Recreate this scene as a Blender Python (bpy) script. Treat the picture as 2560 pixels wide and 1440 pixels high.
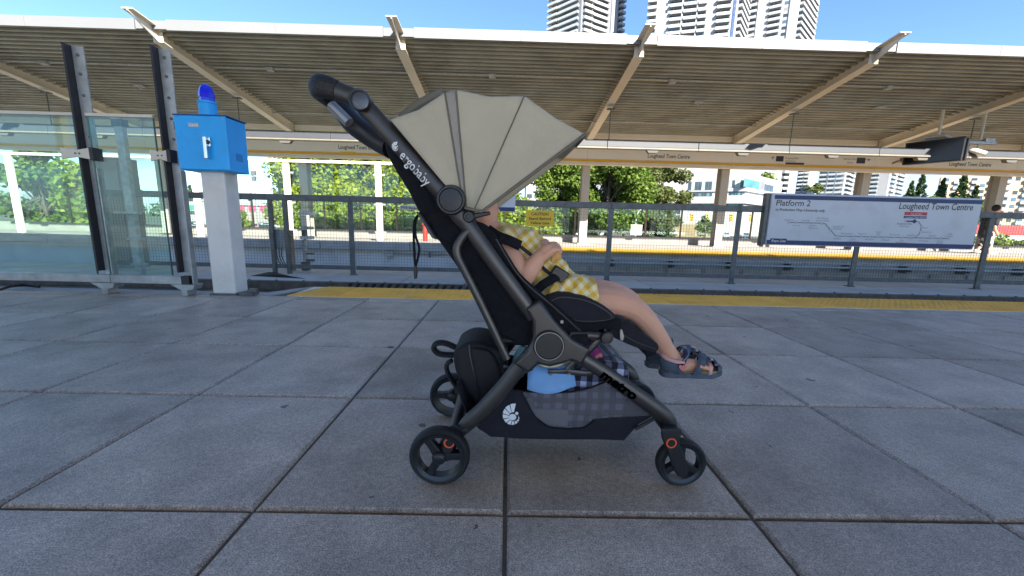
import bpy, math, random
import numpy as np
from mathutils import Vector, Matrix, Quaternion
random.seed(7); NR = np.random.default_rng(7)
for o in list(bpy.data.objects): bpy.data.objects.remove(o)
S = bpy.context.scene; C = bpy.context.collection
R = math.radians
# ------------------------------------------------------------------ camera
F_PX, YAW, PITCH, ROLL, CAMZ = 970.0, 0.0136, 0.1692, 0.0245, 0.70
_r0 = Vector((math.cos(YAW), -math.sin(YAW), 0))
FW = Vector((math.sin(YAW)*math.cos(PITCH), math.cos(YAW)*math.cos(PITCH), -math.sin(PITCH)))
_u0 = Vector((math.sin(YAW)*math.sin(PITCH), math.cos(YAW)*math.sin(PITCH), math.cos(PITCH)))
RT = _r0*math.cos(ROLL) + _u0*math.sin(ROLL)
UP = -_r0*math.sin(ROLL) + _u0*math.cos(ROLL)
cam = bpy.data.cameras.new('camera'); cam.lens = 36*F_PX/2560; cam.sensor_width = 36
cam.clip_start = .05; cam.clip_end = 6000
co = bpy.data.objects.new('camera', cam); C.objects.link(co)
co.matrix_world = Matrix(((RT.x, UP.x, -FW.x, 0), (RT.y, UP.y, -FW.y, 0), (RT.z, UP.z, -FW.z, CAMZ), (0, 0, 0, 1)))
S.camera = co
# ------------------------------------------------------------------ sky, sun, exposure
SUN_EL, SUN_AZ = R(29.5), R(158)      # azimuth clockwise from +Y: the sun stands behind the camera, a little to the right
w = bpy.data.worlds.new('World'); S.world = w; w.use_nodes = True
nt = w.node_tree; nd = nt.nodes; lk = nt.links
bg = nd['Background']; bg.inputs['Strength'].default_value = .078
sky = nd.new('ShaderNodeTexSky'); sky.sky_type = 'NISHITA'; sky.sun_disc = False
sky.sun_elevation = SUN_EL; sky.sun_rotation = SUN_AZ; sky.air_density = .7; sky.dust_density = .0; sky.ozone_density = 3.0
tc = nd.new('ShaderNodeTexCoord'); sep = nd.new('ShaderNodeSeparateXYZ'); lk.new(tc.outputs['Generated'], sep.inputs[0])
mp = nd.new('ShaderNodeMapping'); mp.inputs['Scale'].default_value = (3, 3, 11); lk.new(tc.outputs['Generated'], mp.inputs[0])
nz = nd.new('ShaderNodeTexNoise'); nz.inputs['Scale'].default_value = 1.6; nz.inputs['Detail'].default_value = 7; lk.new(mp.outputs[0], nz.inputs[0])
cr = nd.new('ShaderNodeValToRGB'); cr.color_ramp.elements[0].position = .50; cr.color_ramp.elements[1].position = .64; lk.new(nz.outputs[0], cr.inputs[0])
el = nd.new('ShaderNodeMapRange'); el.inputs['From Min'].default_value = .13; el.inputs['From Max'].default_value = .22
el.inputs['To Min'].default_value = 1; el.inputs['To Max'].default_value = 0; lk.new(sep.outputs['Z'], el.inputs['Value'])
mu = nd.new('ShaderNodeMath'); mu.operation = 'MULTIPLY'; lk.new(cr.outputs[0], mu.inputs[0]); lk.new(el.outputs[0], mu.inputs[1])
hz_ = nd.new('ShaderNodeMapRange'); hz_.inputs['From Min'].default_value = .0; hz_.inputs['From Max'].default_value = .11; hz_.inputs['To Min'].default_value = .85; hz_.inputs['To Max'].default_value = 0; lk.new(sep.outputs['Z'], hz_.inputs['Value'])
mxm = nd.new('ShaderNodeMath'); mxm.operation = 'MAXIMUM'; lk.new(mu.outputs[0], mxm.inputs[0]); lk.new(hz_.outputs[0], mxm.inputs[1])
mx = nd.new('ShaderNodeMixRGB'); lk.new(mxm.outputs[0], mx.inputs[0]); hs = nd.new('ShaderNodeHueSaturation'); hs.inputs['Saturation'].default_value = 1.06; hs.inputs['Value'].default_value = 1.0; lk.new(sky.outputs[0], hs.inputs['Color']); lk.new(hs.outputs[0], mx.inputs[1]); mx.inputs[2].default_value = (2.35, 2.6, 2.95, 1)
lk.new(mx.outputs[0], bg.inputs['Color'])
sl = bpy.data.lights.new('sun', 'SUN'); sl.energy = 3.4; sl.angle = R(.53); sl.color = (1, .93, .82)
so = bpy.data.objects.new('sun', sl); C.objects.link(so); so.location = (8, -20, 25)
SUNV = Vector((math.sin(SUN_AZ)*math.cos(SUN_EL), math.cos(SUN_AZ)*math.cos(SUN_EL), math.sin(SUN_EL)))
so.rotation_euler = SUNV.to_track_quat('Z', 'Y').to_euler()
vs = S.view_settings; vs.view_transform = 'Standard'; vs.look = 'None'; vs.exposure = 2.3; vs.gamma = 1; vs.use_curve_mapping = False
S.render.engine = 'CYCLES'; S.cycles.max_bounces = 8; S.cycles.diffuse_bounces = 4; S.cycles.transparent_max_bounces = 16
S.cycles.use_denoising = True

# ------------------------------------------------------------------ pixel -> place
def ray(x, y): return RT*((x-1280)/F_PX) - UP*((y-720)/F_PX) + FW
def A(x, y, Y):
    d = ray(x, y); return Vector((0, 0, CAMZ)) + d*(Y/d.y)
def G(x, y, z=0):
    d = ray(x, y); return Vector((0, 0, CAMZ)) + d*((z-CAMZ)/d.z)

# ------------------------------------------------------------------ materials
MATS = {}
def mat(name, col, rough=.6, metal=0.0, var=.12, vs=6.0, bump=0.0, bs=60.0, rnd=0.0, spec=.5, coat=0.0, dirt=0.0, dcol=(.03, .025, .02), ds=2.0, sheen=0.0, wr=0.0, wrs=9.0):
    if name in MATS: return MATS[name]
    m = bpy.data.materials.new(name); m.use_nodes = True; n = m.node_tree.nodes; l = m.node_tree.links
    b = n['Principled BSDF']; b.inputs['Roughness'].default_value = rough; b.inputs['Metallic'].default_value = metal
    b.inputs['Specular IOR Level'].default_value = spec; b.inputs['Coat Weight'].default_value = coat; b.inputs['Sheen Weight'].default_value = sheen
    t = n.new('ShaderNodeTexCoord'); src = t.outputs['Object']
    oi = n.new('ShaderNodeObjectInfo')
    if rnd:
        va = n.new('ShaderNodeVectorMath'); va.operation = 'MULTIPLY_ADD'; l.new(oi.outputs['Random'], va.inputs[0])
        va.inputs[1].default_value = (37, 53, 71); l.new(src, va.inputs[2]); src = va.outputs[0]
    nz = n.new('ShaderNodeTexNoise'); nz.inputs['Scale'].default_value = vs; nz.inputs['Detail'].default_value = 5; l.new(src, nz.inputs['Vector'])
    mr = n.new('ShaderNodeMapRange'); mr.inputs['From Min'].default_value = .25; mr.inputs['From Max'].default_value = .75
    mr.inputs['To Min'].default_value = 1-var; mr.inputs['To Max'].default_value = 1+var; l.new(nz.outputs[0], mr.inputs['Value'])
    val = mr.outputs[0]
    if rnd:
        m2 = n.new('ShaderNodeMapRange'); m2.inputs['To Min'].default_value = 1-rnd; m2.inputs['To Max'].default_value = 1+rnd
        l.new(oi.outputs['Random'], m2.inputs['Value'])
        mm = n.new('ShaderNodeMath'); mm.operation = 'MULTIPLY'; l.new(val, mm.inputs[0]); l.new(m2.outputs[0], mm.inputs[1]); val = mm.outputs[0]
    vm = n.new('ShaderNodeVectorMath'); vm.operation = 'SCALE'; vm.inputs[0].default_value = col[:3]; l.new(val, vm.inputs['Scale'])
    out = vm.outputs[0]
    if dirt:
        nd2 = n.new('ShaderNodeTexNoise'); nd2.inputs['Scale'].default_value = ds; nd2.inputs['Detail'].default_value = 8; nd2.inputs['Roughness'].default_value = .65; l.new(src, nd2.inputs['Vector'])
        r2 = n.new('ShaderNodeMapRange'); r2.inputs['From Min'].default_value = .5; r2.inputs['From Max'].default_value = .72; r2.inputs['To Max'].default_value = dirt; l.new(nd2.outputs[0], r2.inputs['Value'])
        mix = n.new('ShaderNodeMixRGB'); l.new(r2.outputs[0], mix.inputs[0]); l.new(out, mix.inputs[1]); mix.inputs[2].default_value = (*dcol, 1); out = mix.outputs[0]
    l.new(out, b.inputs['Base Color'])
    if bump:
        nb = n.new('ShaderNodeTexNoise'); nb.inputs['Scale'].default_value = bs; nb.inputs['Detail'].default_value = 3; l.new(src, nb.inputs['Vector'])
        bp = n.new('ShaderNodeBump'); bp.inputs['Strength'].default_value = bump; bp.inputs['Distance'].default_value = .004; l.new(nb.outputs[0], bp.inputs['Height']); l.new(bp.outputs[0], b.inputs['Normal'])
    if wr:
        nw = n.new('ShaderNodeTexNoise'); nw.inputs['Scale'].default_value = wrs; nw.inputs['Detail'].default_value = 3; nw.inputs['Distortion'].default_value = 1.2; l.new(src, nw.inputs['Vector'])
        bw = n.new('ShaderNodeBump'); bw.inputs['Strength'].default_value = wr; bw.inputs['Distance'].default_value = .03; l.new(nw.outputs[0], bw.inputs['Height'])
        if bump: l.new(bw.outputs[0], bp.inputs['Normal'])
        else: l.new(bw.outputs[0], b.inputs['Normal'])
    m.diffuse_color = (*col[:3], 1); MATS[name] = m; return m
def glassmat(name, tint=(.86, .95, .92), refl=1.0, alpha=.0):
    if name in MATS: return MATS[name]
    m = bpy.data.materials.new(name); m.use_nodes = True; n = m.node_tree.nodes; l = m.node_tree.links
    n.remove(n['Principled BSDF']); o = n['Material Output']
    tr = n.new('ShaderNodeBsdfTransparent'); tr.inputs[0].default_value = (*tint, 1)
    gl = n.new('ShaderNodeBsdfGlossy'); gl.inputs['Roughness'].default_value = .02; gl.inputs[0].default_value = (.9, 1, .97, 1)
    lw = n.new('ShaderNodeLayerWeight'); pw = n.new('ShaderNodeMath'); pw.operation = 'POWER'; pw.inputs[1].default_value = 4.5; l.new(lw.outputs['Facing'], pw.inputs[0])
    mm = n.new('ShaderNodeMath'); mm.operation = 'MULTIPLY_ADD'; mm.inputs[1].default_value = .55*refl; mm.inputs[2].default_value = .035*refl; l.new(pw.outputs[0], mm.inputs[0])
    ms = n.new('ShaderNodeMixShader'); l.new(mm.outputs[0], ms.inputs[0]); l.new(tr.outputs[0], ms.inputs[1]); l.new(gl.outputs[0], ms.inputs[2])
    out = ms.outputs[0]
    if alpha:
        df = n.new('ShaderNodeBsdfDiffuse'); df.inputs[0].default_value = (.75, .85, .82, 1)
        nz = n.new('ShaderNodeTexNoise'); nz.inputs['Scale'].default_value = 3; nz.inputs['Detail'].default_value = 6
        tcc = n.new('ShaderNodeTexCoord'); l.new(tcc.outputs['Object'], nz.inputs['Vector'])
        mr = n.new('ShaderNodeMapRange'); mr.inputs['To Max'].default_value = alpha*2; l.new(nz.outputs[0], mr.inputs['Value'])
        m3 = n.new('ShaderNodeMixShader'); l.new(mr.outputs[0], m3.inputs[0]); l.new(out, m3.inputs[1]); l.new(df.outputs[0], m3.inputs[2]); out = m3.outputs[0]
    l.new(out, o.inputs['Surface']); MATS[name] = m; return m

# ------------------------------------------------------------------ mesh builder
class MB:
    def __init__(s): s.v = []; s.f = []; s.mi = []
    def add(s, vs, fs, mi=0):
        k = len(s.v); s.v += [tuple(p) for p in vs]; s.f += [tuple(i+k for i in f) for f in fs]; s.mi += [mi]*len(fs); return s
    def box(s, x0, x1, y0, y1, z0, z1, mi=0):
        v = [(x, y, z) for x in (x0, x1) for y in (y0, y1) for z in (z0, z1)]
        return s.add(v, [(0, 1, 3, 2), (4, 6, 7, 5), (0, 4, 5, 1), (2, 3, 7, 6), (0, 2, 6, 4), (1, 5, 7, 3)], mi)
    def obox(s, c, a, b, d, mi=0):      # centre and three half vectors
        c, a, b, d = map(Vector, (c, a, b, d))
        v = [c+a*i+b*j+d*k for i in (-1, 1) for j in (-1, 1) for k in (-1, 1)]
        return s.add(v, [(0, 1, 3, 2), (4, 6, 7, 5), (0, 4, 5, 1), (2, 3, 7, 6), (0, 2, 6, 4), (1, 5, 7, 3)], mi)
    def prism(s, poly, y0, y1, axis=1, mi=0):   # polygon in the two other axes, extruded along axis
        def P(a, b, t): return (a, t, b) if axis == 1 else ((t, a, b) if axis == 0 else (a, b, t))
        n = len(poly); v = [P(a, b, y0) for a, b in poly]+[P(a, b, y1) for a, b in poly]
        return s.add(v, [tuple(range(n)), tuple(range(2*n-1, n-1, -1))]+[(i, n+i, n+(i+1) % n, (i+1) % n) for i in range(n)], mi)
    def tube(s, pts, r, n=10, caps=True, flat=1.0, ref=None, closed=False, mi=0):
        pts = [Vector(p) for p in pts]; m = len(pts)
        rr = r if isinstance(r, (list, tuple)) else [r]*m
        ref = Vector(ref) if ref is not None else None
        prevn = None; v = []
        for i, p in enumerate(pts):
            if closed: t = pts[(i+1) % m]-pts[i-1]
            else: t = pts[min(i+1, m-1)]-pts[max(i-1, 0)]
            t.normalize()
            if ref is not None: nn = ref-t*ref.dot(t)
            elif prevn is None:
                nn = Vector((0, 1, 0)) if abs(t.y) < .9 else Vector((0, 0, 1)); nn = nn-t*nn.dot(t)
            else: nn = prevn-t*prevn.dot(t)
            nn.normalize(); prevn = nn; b = t.cross(nn)
            for k in range(n):
                a = 2*math.pi*(k+.5)/n; v.append(p+nn*(math.cos(a)*rr[i]*flat)+b*(math.sin(a)*rr[i]))
        f = []
        for i in range(m if closed else m-1):
            j = (i+1) % m
            for k in range(n): f.append((i*n+k, i*n+(k+1) % n, j*n+(k+1) % n, j*n+k))
        if caps and not closed: f += [tuple(range(n-1, -1, -1)), tuple((m-1)*n+k for k in range(n))]
        return s.add(v, f, mi)
    def lathe(s, prof, c, axis, n=24, mi=0, closed=False):   # profile (radius, height along axis)
        axis = Vector(axis).normalized(); c = Vector(c)
        u = Vector((0, 0, 1)) if abs(axis.z) < .9 else Vector((1, 0, 0)); u = (u-axis*u.dot(axis)).normalized(); w_ = axis.cross(u)
        v = []
        for r, h in prof:
            for k in range(n):
                a = 2*math.pi*k/n; v.append(c+axis*h+(u*math.cos(a)+w_*math.sin(a))*r)
        m = len(prof); f = []
        for i in range(m if closed else m-1):
            j = (i+1) % m
            for k in range(n): f.append((i*n+k, i*n+(k+1) % n, j*n+(k+1) % n, j*n+k))
        if not closed:
            if prof[0][0] > 1e-6: f.append(tuple(range(n-1, -1, -1)))
            if prof[-1][0] > 1e-6: f.append(tuple((m-1)*n+k for k in range(n)))
        return s.add(v, f, mi)
    def ball(s, c, r, nu=12, nv=8, mi=0):
        r = r if isinstance(r, (tuple, list, Vector)) else (r, r, r); v = []; f = []
        for i in range(nv+1):
            ph = math.pi*i/nv
            for k in range(nu):
                a = 2*math.pi*k/nu; v.append((c[0]+r[0]*math.sin(ph)*math.cos(a), c[1]+r[1]*math.sin(ph)*math.sin(a), c[2]+r[2]*math.cos(ph)))
        for i in range(nv):
            for k in range(nu): f.append((i*nu+k, (i+1)*nu+k, (i+1)*nu+(k+1) % nu, i*nu+(k+1) % nu))
        return s.add(v, f, mi)
    def grid(s, rows, mi=0, closeu=False):   # rows of points, lofted
        n = len(rows[0]); v = [p for r in rows for p in r]; f = []
        for i in range(len(rows)-1):
            for k in range(n if closeu else n-1): f.append((i*n+k, i*n+(k+1) % n, (i+1)*n+(k+1) % n, (i+1)*n+k))
        return s.add(v, f, mi)
    def mesh(s, name, mats, smooth=40):
        me = bpy.data.meshes.new(name); me.from_pydata(s.v, [], s.f); 
        for m in (mats if isinstance(mats, (list, tuple)) else [mats]): me.materials.append(m)
        if any(s.mi): me.polygons.foreach_set('material_index', s.mi)
        import bmesh
        b = bmesh.new(); b.from_mesh(me); bmesh.ops.remove_doubles(b, verts=b.verts, dist=1e-6); bmesh.ops.recalc_face_normals(b, faces=b.faces); b.to_mesh(me); b.free()
        if smooth:
            me.polygons.foreach_set('use_smooth', [True]*len(me.polygons)); me.set_sharp_from_angle(angle=R(smooth))
        return me
    def build(s, name, mats, parent=None, smooth=40, bevel=0, seg=2, sub=0, solid=0):
        me = s.mesh(name, mats, smooth); o = bpy.data.objects.new(name, me); C.objects.link(o)
        if parent is not None: adopt(o, parent)
        if solid:
            md = o.modifiers.new('thickness', 'SOLIDIFY'); md.thickness = solid; md.offset = 0
        if bevel:
            md = o.modifiers.new('edge', 'BEVEL'); md.width = bevel; md.segments = seg; md.limit_method = 'ANGLE'; md.angle_limit = R(35)
        if sub:
            md = o.modifiers.new('sub', 'SUBSURF'); md.levels = sub; md.render_levels = sub
        return o
def wm(o):
    return (wm(o.parent) @ o.matrix_parent_inverse @ o.matrix_basis) if o.parent else o.matrix_basis.copy()
def adopt(o, parent):
    o.parent = parent; o.matrix_parent_inverse = wm(parent).inverted()
def tag(o, label=None, cat=None, group=None, kind=None):
    if label: o['label'] = label
    if cat: o['category'] = cat
    if group: o['group'] = group
    if kind: o['kind'] = kind
    return o
def thing(name, label, cat, loc=(0, 0, 0), group=None, rz=0):
    o = bpy.data.objects.new(name, None); C.objects.link(o); o.location = loc; o.rotation_euler = (0, 0, rz); o.empty_display_size = .1
    return tag(o, label, cat, group)
def linkobj(name, me, parent=None, loc=(0, 0, 0), rot=(0, 0, 0), sc=(1, 1, 1)):   # mesh in local coordinates
    o = bpy.data.objects.new(name, me); C.objects.link(o)
    if parent is not None: o.parent = parent
    o.location = loc; o.rotation_euler = rot; o.scale = sc; return o
def copytree(o, parent=None):
    c = o.copy(); C.objects.link(c)
    if parent is not None: c.parent = parent
    for ch in list(o.children): copytree(ch, c)
    return c
def text(s, p0, p1, h, m, parent, name='lettering', depth=.0015, shear=0.0, bold=0.0, up=None):
    """lettering from p0 (left end of the baseline) to p1 (right end), h = capital height"""
    cu = bpy.data.curves.new('t', 'FONT'); cu.body = s; cu.size = 1; cu.shear = shear; cu.offset = bold; cu.resolution_u = 3
    ob = bpy.data.objects.new('t', cu); C.objects.link(ob); bpy.context.view_layer.update()
    me = bpy.data.meshes.new_from_object(ob.evaluated_get(bpy.context.evaluated_depsgraph_get())); bpy.data.objects.remove(ob); bpy.data.curves.remove(cu)
    co_ = np.zeros(len(me.vertices)*3); me.vertices.foreach_get('co', co_); co_ = co_.reshape(-1, 3)
    x0, x1 = co_[:, 0].min(), co_[:, 0].max()
    p0, p1 = Vector(p0), Vector(p1); ex = (p1-p0); L = ex.length; ex.normalize()
    ez = Vector(up) if up is not None else Vector((0, 0, 1)); ez = (ez-ex*ez.dot(ex)).normalized(); ey = ez.cross(ex)
    out = []
    for c in co_:
        q = p0+ex*((c[0]-x0)/(x1-x0)*L)+ez*(c[1]/.7*h)-ey*depth*0
        out.append(q)
    me.vertices.foreach_set('co', [t for q in out for t in q]); me.update()
    me.materials.clear(); me.materials.append(m)
    o = bpy.data.objects.new(name, me); C.objects.link(o)
    if parent is not None: adopt(o, parent)
    return o
def cr3(P, k=4):
    e = [P[0]*2-P[1]]+P+[P[-1]*2-P[-2]]; out = []
    for i in range(1, len(e)-2):
        for j in range(k):
            t = j/k; a, b, c, d = e[i-1:i+3]; out.append(.5*((2*b)+(c-a)*t+(2*a-5*b+4*c-d)*t*t+(3*b-a-3*c+d)*t**3))
    return out+[P[-1]]
# ================================================================== STATION
GND = -3.0
m_tile = mat('paving_concrete', (.43, .365, .305), .47, var=.22, vs=7, bump=.35, bs=220, rnd=.17, dirt=.75, dcol=(.19, .155, .125), ds=1.7, spec=.45)
def speckle(m, amt=.35, sc=420):
    n = m.node_tree.nodes; l = m.node_tree.links; b = n['Principled BSDF']; src = b.inputs['Base Color'].links[0].from_socket
    t = n.new('ShaderNodeTexCoord'); v = n.new('ShaderNodeTexNoise'); v.inputs['Scale'].default_value = sc; v.inputs['Detail'].default_value = 1; l.new(t.outputs['Object'], v.inputs['Vector'])
    r = n.new('ShaderNodeMapRange'); r.inputs['From Min'].default_value = .3; r.inputs['From Max'].default_value = .7; r.inputs['To Min'].default_value = 1-amt; r.inputs['To Max'].default_value = 1+amt; l.new(v.outputs[0], r.inputs['Value'])
    s = n.new('ShaderNodeVectorMath'); s.operation = 'SCALE'; l.new(src, s.inputs[0]); l.new(r.outputs[0], s.inputs['Scale']); l.new(s.outputs[0], b.inputs['Base Color'])
def spots(m, col=(.03, .03, .03), sc=9, size=.1):
    n = m.node_tree.nodes; l = m.node_tree.links; b = n['Principled BSDF']; src = b.inputs['Base Color'].links[0].from_socket
    t = n.new('ShaderNodeTexCoord'); oi = n.new('ShaderNodeObjectInfo'); va = n.new('ShaderNodeVectorMath'); va.operation = 'MULTIPLY_ADD'
    l.new(oi.outputs['Random'], va.inputs[0]); va.inputs[1].default_value = (91, 33, 0); l.new(t.outputs['Object'], va.inputs[2])
    nz = n.new('ShaderNodeTexNoise'); nz.inputs['Scale'].default_value = 45; l.new(va.outputs[0], nz.inputs['Vector'])
    mxv = n.new('ShaderNodeMixRGB'); mxv.inputs[0].default_value = .035; l.new(va.outputs[0], mxv.inputs[1]); l.new(nz.outputs['Color'], mxv.inputs[2])
    v = n.new('ShaderNodeTexVoronoi'); v.inputs['Scale'].default_value = sc; l.new(mxv.outputs[0], v.inputs['Vector'])
    wn = n.new('ShaderNodeSeparateColor'); l.new(v.outputs['Color'], wn.inputs[0])
    mul = n.new('ShaderNodeMath'); mul.operation = 'MULTIPLY'; mul.inputs[1].default_value = size; l.new(wn.outputs[0], mul.inputs[0])
    lt = n.new('ShaderNodeMath'); lt.operation = 'LESS_THAN'; l.new(v.outputs['Distance'], lt.inputs[0]); l.new(mul.outputs[0], lt.inputs[1])
    g = n.new('ShaderNodeMath'); g.operation = 'GREATER_THAN'; g.inputs[1].default_value = .62; l.new(wn.outputs[1], g.inputs[0])
    mm = n.new('ShaderNodeMath'); mm.operation = 'MULTIPLY'; l.new(lt.outputs[0], mm.inputs[0]); l.new(g.outputs[0], mm.inputs[1])
    m2 = n.new('ShaderNodeMath'); m2.operation = 'MULTIPLY'; m2.inputs[1].default_value = .75; l.new(mm.outputs[0], m2.inputs[0])
    mix = n.new('ShaderNodeMixRGB'); l.new(m2.outputs[0], mix.inputs[0]); l.new(src, mix.inputs[1]); mix.inputs[2].default_value = (*col, 1); l.new(mix.outputs[0], b.inputs['Base Color'])
speckle(m_tile, .45, 300); speckle(m_tile, .15, 70); spots(m_tile, sc=8, size=.13); spots(m_tile, (.5, .48, .45), sc=13, size=.03)
m_mortar = mat('joint_mortar', (.15, .125, .10), .9, var=.3, vs=25, bump=.6, bs=120)
m_conc = mat('concrete', (.45, .41, .36), .85, var=.14, vs=1.5, bump=.3, bs=50, dirt=.4, dcol=(.12, .115, .11), ds=.9)
m_kerb = mat('kerb_concrete', (.42, .40, .38), .85, var=.15, vs=3, bump=.3, bs=40, dirt=.4, dcol=(.16, .15, .14), ds=2)
m_dark = mat('track_bed', (.035, .033, .031), .95, var=.3, vs=4)
m_walk = mat('walkway_concrete', (.54, .49, .43), .8, var=.12, vs=2.5, bump=.25, bs=40, rnd=.08, dirt=.3, dcol=(.2, .19, .18), ds=1.5)
m_timber = mat('edge_timber', (.16, .13, .10), .85, var=.3, vs=9, bump=.5, bs=30)
m_galv = mat('galvanised_steel', (.42, .43, .42), .48, .55, var=.22, vs=14, dirt=.3, dcol=(.16, .16, .16), ds=5)
m_gdark = mat('weathered_galvanised', (.14, .14, .135), .55, .5, var=.25, vs=12)
m_wire = mat('wire_mesh_steel', (.09, .09, .09), .6, .3, var=.1)
m_white = mat('white_paint', (.78, .74, .68), .5, var=.05, vs=3, dirt=.3, dcol=(.42, .38, .34), ds=4)
m_cream = mat('cream_steel_paint', (.66, .60, .49), .5, var=.06, vs=2)
m_deck = mat('galvanised_roof_deck', (.32, .315, .26), .5, .15, var=.22, vs=1.6, dirt=.6, dcol=(.15, .13, .09), ds=.9)
m_fascia = mat('fascia_paint', (.20, .205, .21), .45, var=.04, vs=.6)
m_band = mat('band_enamel', (.70, .65, .57), .35, var=.04, vs=1)
m_yel = mat('tactile_yellow', (.95, .48, .06), .55, var=.18, vs=6, rnd=.08, dirt=.4, dcol=(.6, .36, .06), ds=3)
m_yline = mat('stripe_yellow', (.75, .42, .01), .5, var=.06)
m_black = mat('black_print', (.02, .02, .022), .5, var=.05)
m_navy = mat('navy_print', (.008, .025, .11), .45, var=.05)
m_red = mat('red_print', (.55, .02, .03), .45, var=.05)
m_grey = mat('grey_print', (.22, .23, .25), .5, var=.05)
m_sign = mat('sign_enamel', (.60, .59, .60), .4, var=.05, vs=1.5, dirt=.45, dcol=(.42, .39, .37), ds=2.4)
m_glass = glassmat('screen_glass', (.80, .93, .89), 1.0, .035)
m_glass2 = glassmat('windscreen_glass', (.93, .98, .96), .8)
m_gedge = mat('glass_edge', (.05, .2, .17), .2, var=.05)
m_blue = mat('call_box_blue', (.004, .40, .92), .36, var=.07, vs=5, dirt=.22, dcol=(.02, .16, .38), ds=9)
m_black_rub = mat('black_rubber', (.012, .012, .013), .6, var=.15)
m_chrome = mat('polished_metal', (.7, .7, .7), .22, .95, var=.06)

# ---- near platform: slab, paving tiles, tactile edge
T = .61; TX0, TY0 = .0078, .8397
Yb = TY0+4*T           # last row ends here (3.28)
plat = MB()
plat.prism([(-40, -14), (40, -14), (40, 3.915), (-1.93, 3.915), (-2.12, 3.52), (-40, 3.52)], -1.3, -.012, axis=2)
plat = tag(plat.build('platform', m_mortar, smooth=0), kind='structure')
tl = MB(); g_ = .0048; bv = .008
def slab(mb, x0, x1, y0, y1, z0, z1, bv):
    v = [(x0, y0, z0), (x1, y0, z0), (x1, y1, z0), (x0, y1, z0), (x0, y0, z1-bv), (x1, y0, z1-bv), (x1, y1, z1-bv), (x0, y1, z1-bv),
         (x0+bv, y0+bv, z1), (x1-bv, y0+bv, z1), (x1-bv, y1-bv, z1), (x0+bv, y1-bv, z1)]
    f = [(3, 2, 1, 0), (8, 9, 10, 11)]+[(i, (i+1) % 4, 4+(i+1) % 4, 4+i) for i in range(4)]+[(4+i, 4+(i+1) % 4, 8+(i+1) % 4, 8+i) for i in range(4)]
    mb.add(v, f)
slab(tl, -T/2+g_, T/2-g_, -T/2+g_, T/2-g_, -.03, 0, bv); tme = tl.mesh('paving_tile', m_tile, 0)
for j in range(-2, 4):
    for i in range(-10, 10):
        o = linkobj('paving_tile', tme, plat, (TX0+(i+.5)*T, TY0+(j+.5)*T, random.uniform(-.0015, .0012)), (random.gauss(0, .0012), random.gauss(0, .0012), random.gauss(0, .0015)))
t2 = MB(); slab(t2, -T/2+g_, T/2-g_, g_, .125, -.03, 0, bv); tme2 = t2.mesh('border_tile', m_tile, 0)
for i in range(-10, 10): linkobj('border_tile', tme2, plat, (TX0+(i+.5)*T, Yb, random.uniform(-.001, .001)))
# rest of the floor out of view
t3 = MB(); t3.box(-40, TX0-10*T-.004, -14, 3.41, -.03, -.001); t3.box(TX0+10*T+.004, 40, -14, 3.41, -.03, -.001); t3.box(TX0-10*T+.004, TX0+10*T-.004, -14, TY0-2*T-.004, -.03, -.001)
adopt(t3.build('paving_field', m_tile, smooth=0), plat)
# pale kerb strip along the screen, left of the tactile paving
kb = MB(); kb.prism([(-40, 3.413), (-2.135, 3.413), (-1.95, 3.90), (-2.06, 3.80), (-2.2, 3.545), (-40, 3.545)], -.05, .002, axis=2)
adopt(kb.build('kerb_strip', m_kerb, smooth=0), plat)
# tactile panels with truncated domes
tp = MB(); W2 = .607; slab(tp, -W2/2+.004, W2/2-.004, 0, .49, -.02, .004, .003)
for a in range(11):
    for b in range(9):
        x = -W2/2+.028+a*.0551; y = .026+b*.0548
        tp.lathe([(.0185, .004), (.0165, .0075), (.011, .0085)], (x, y, 0), (0, 0, 1), 7)
tpm = tp.mesh('tactile_panel', m_yel, 50)
xj = G(842, 741).x
for k in range(-1, 16):
    xc = xj+(k+.5)*W2
    if k == -1: continue
    linkobj('tactile_panel', tpm, plat, (xc, 3.417, 0))
te = MB(); xe = xj
te.prism([(xe-.43, 3.417), (xe-.004, 3.417), (xe-.004, 3.905), (xe-.28, 3.905), (xe-.36, 3.72)], -.02, .006, axis=2)
for a in range(7):
    for b in range(9):
        x = xe-.03-a*.0551; y = 3.443+b*.0548
        if x > xe-.40+.25*max(0, (y-3.42)/.49)*1.0: te.lathe([(.0185, .004), (.0165, .0085), (.011, .0095)], (x, y, 0), (0, 0, 1), 7)
o = te.build('tactile_panel', m_yel, plat, 50)
gj = MB(); gj.box(xe-.43, 9.6, 3.414, 3.91, -.02, -.0005); gj.build('tactile_grout', m_white, plat, 0)

# ---- tracks and the walkway between them
tag(MB().box(-60, 60, 3.3, 11, -1.35, -1.15).build('track_bed', m_dark, smooth=0), kind='structure')
def rail(Y, lab):
    o = MB(); o.prism([(Y-.07, -1.15), (Y+.07, -1.15), (Y+.02, -1.12), (Y+.012, -1.05), (Y+.036, -1.03), (Y+.036, -1.0), (Y-.036, -1.0), (Y-.036, -1.03), (Y-.012, -1.05), (Y-.02, -1.12)], -60, 60, axis=0)
    tag(o.build('running_rail', m_gdark, smooth=0), lab, 'rail', 'running rails')
rail(4.3, 'steel running rail of the first track beside the tiled platform'); rail(5.6, 'steel running rail of the first track below the fence walkway')
rail(8.1, 'steel running rail of the second track behind the mesh fence'); rail(9.4, 'steel running rail of the second track below the far platform')
wk = tag(MB().box(-40, 40, 6.1, 7.55, -1.2, -.335).build('walkway', m_conc, smooth=0), kind='structure')
k = 0; x = -14.0
while x < 15:
    for (ya, yb) in ((6.075, 6.80), (6.81, 7.54)):
        sb = MB(); slab(sb, x+.006, x+1.36, ya, yb, -.33, -.30+random.uniform(-.003, .003), .008); sb.build('walkway_slab', m_walk, wk, 0)
    x += 1.366
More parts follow.
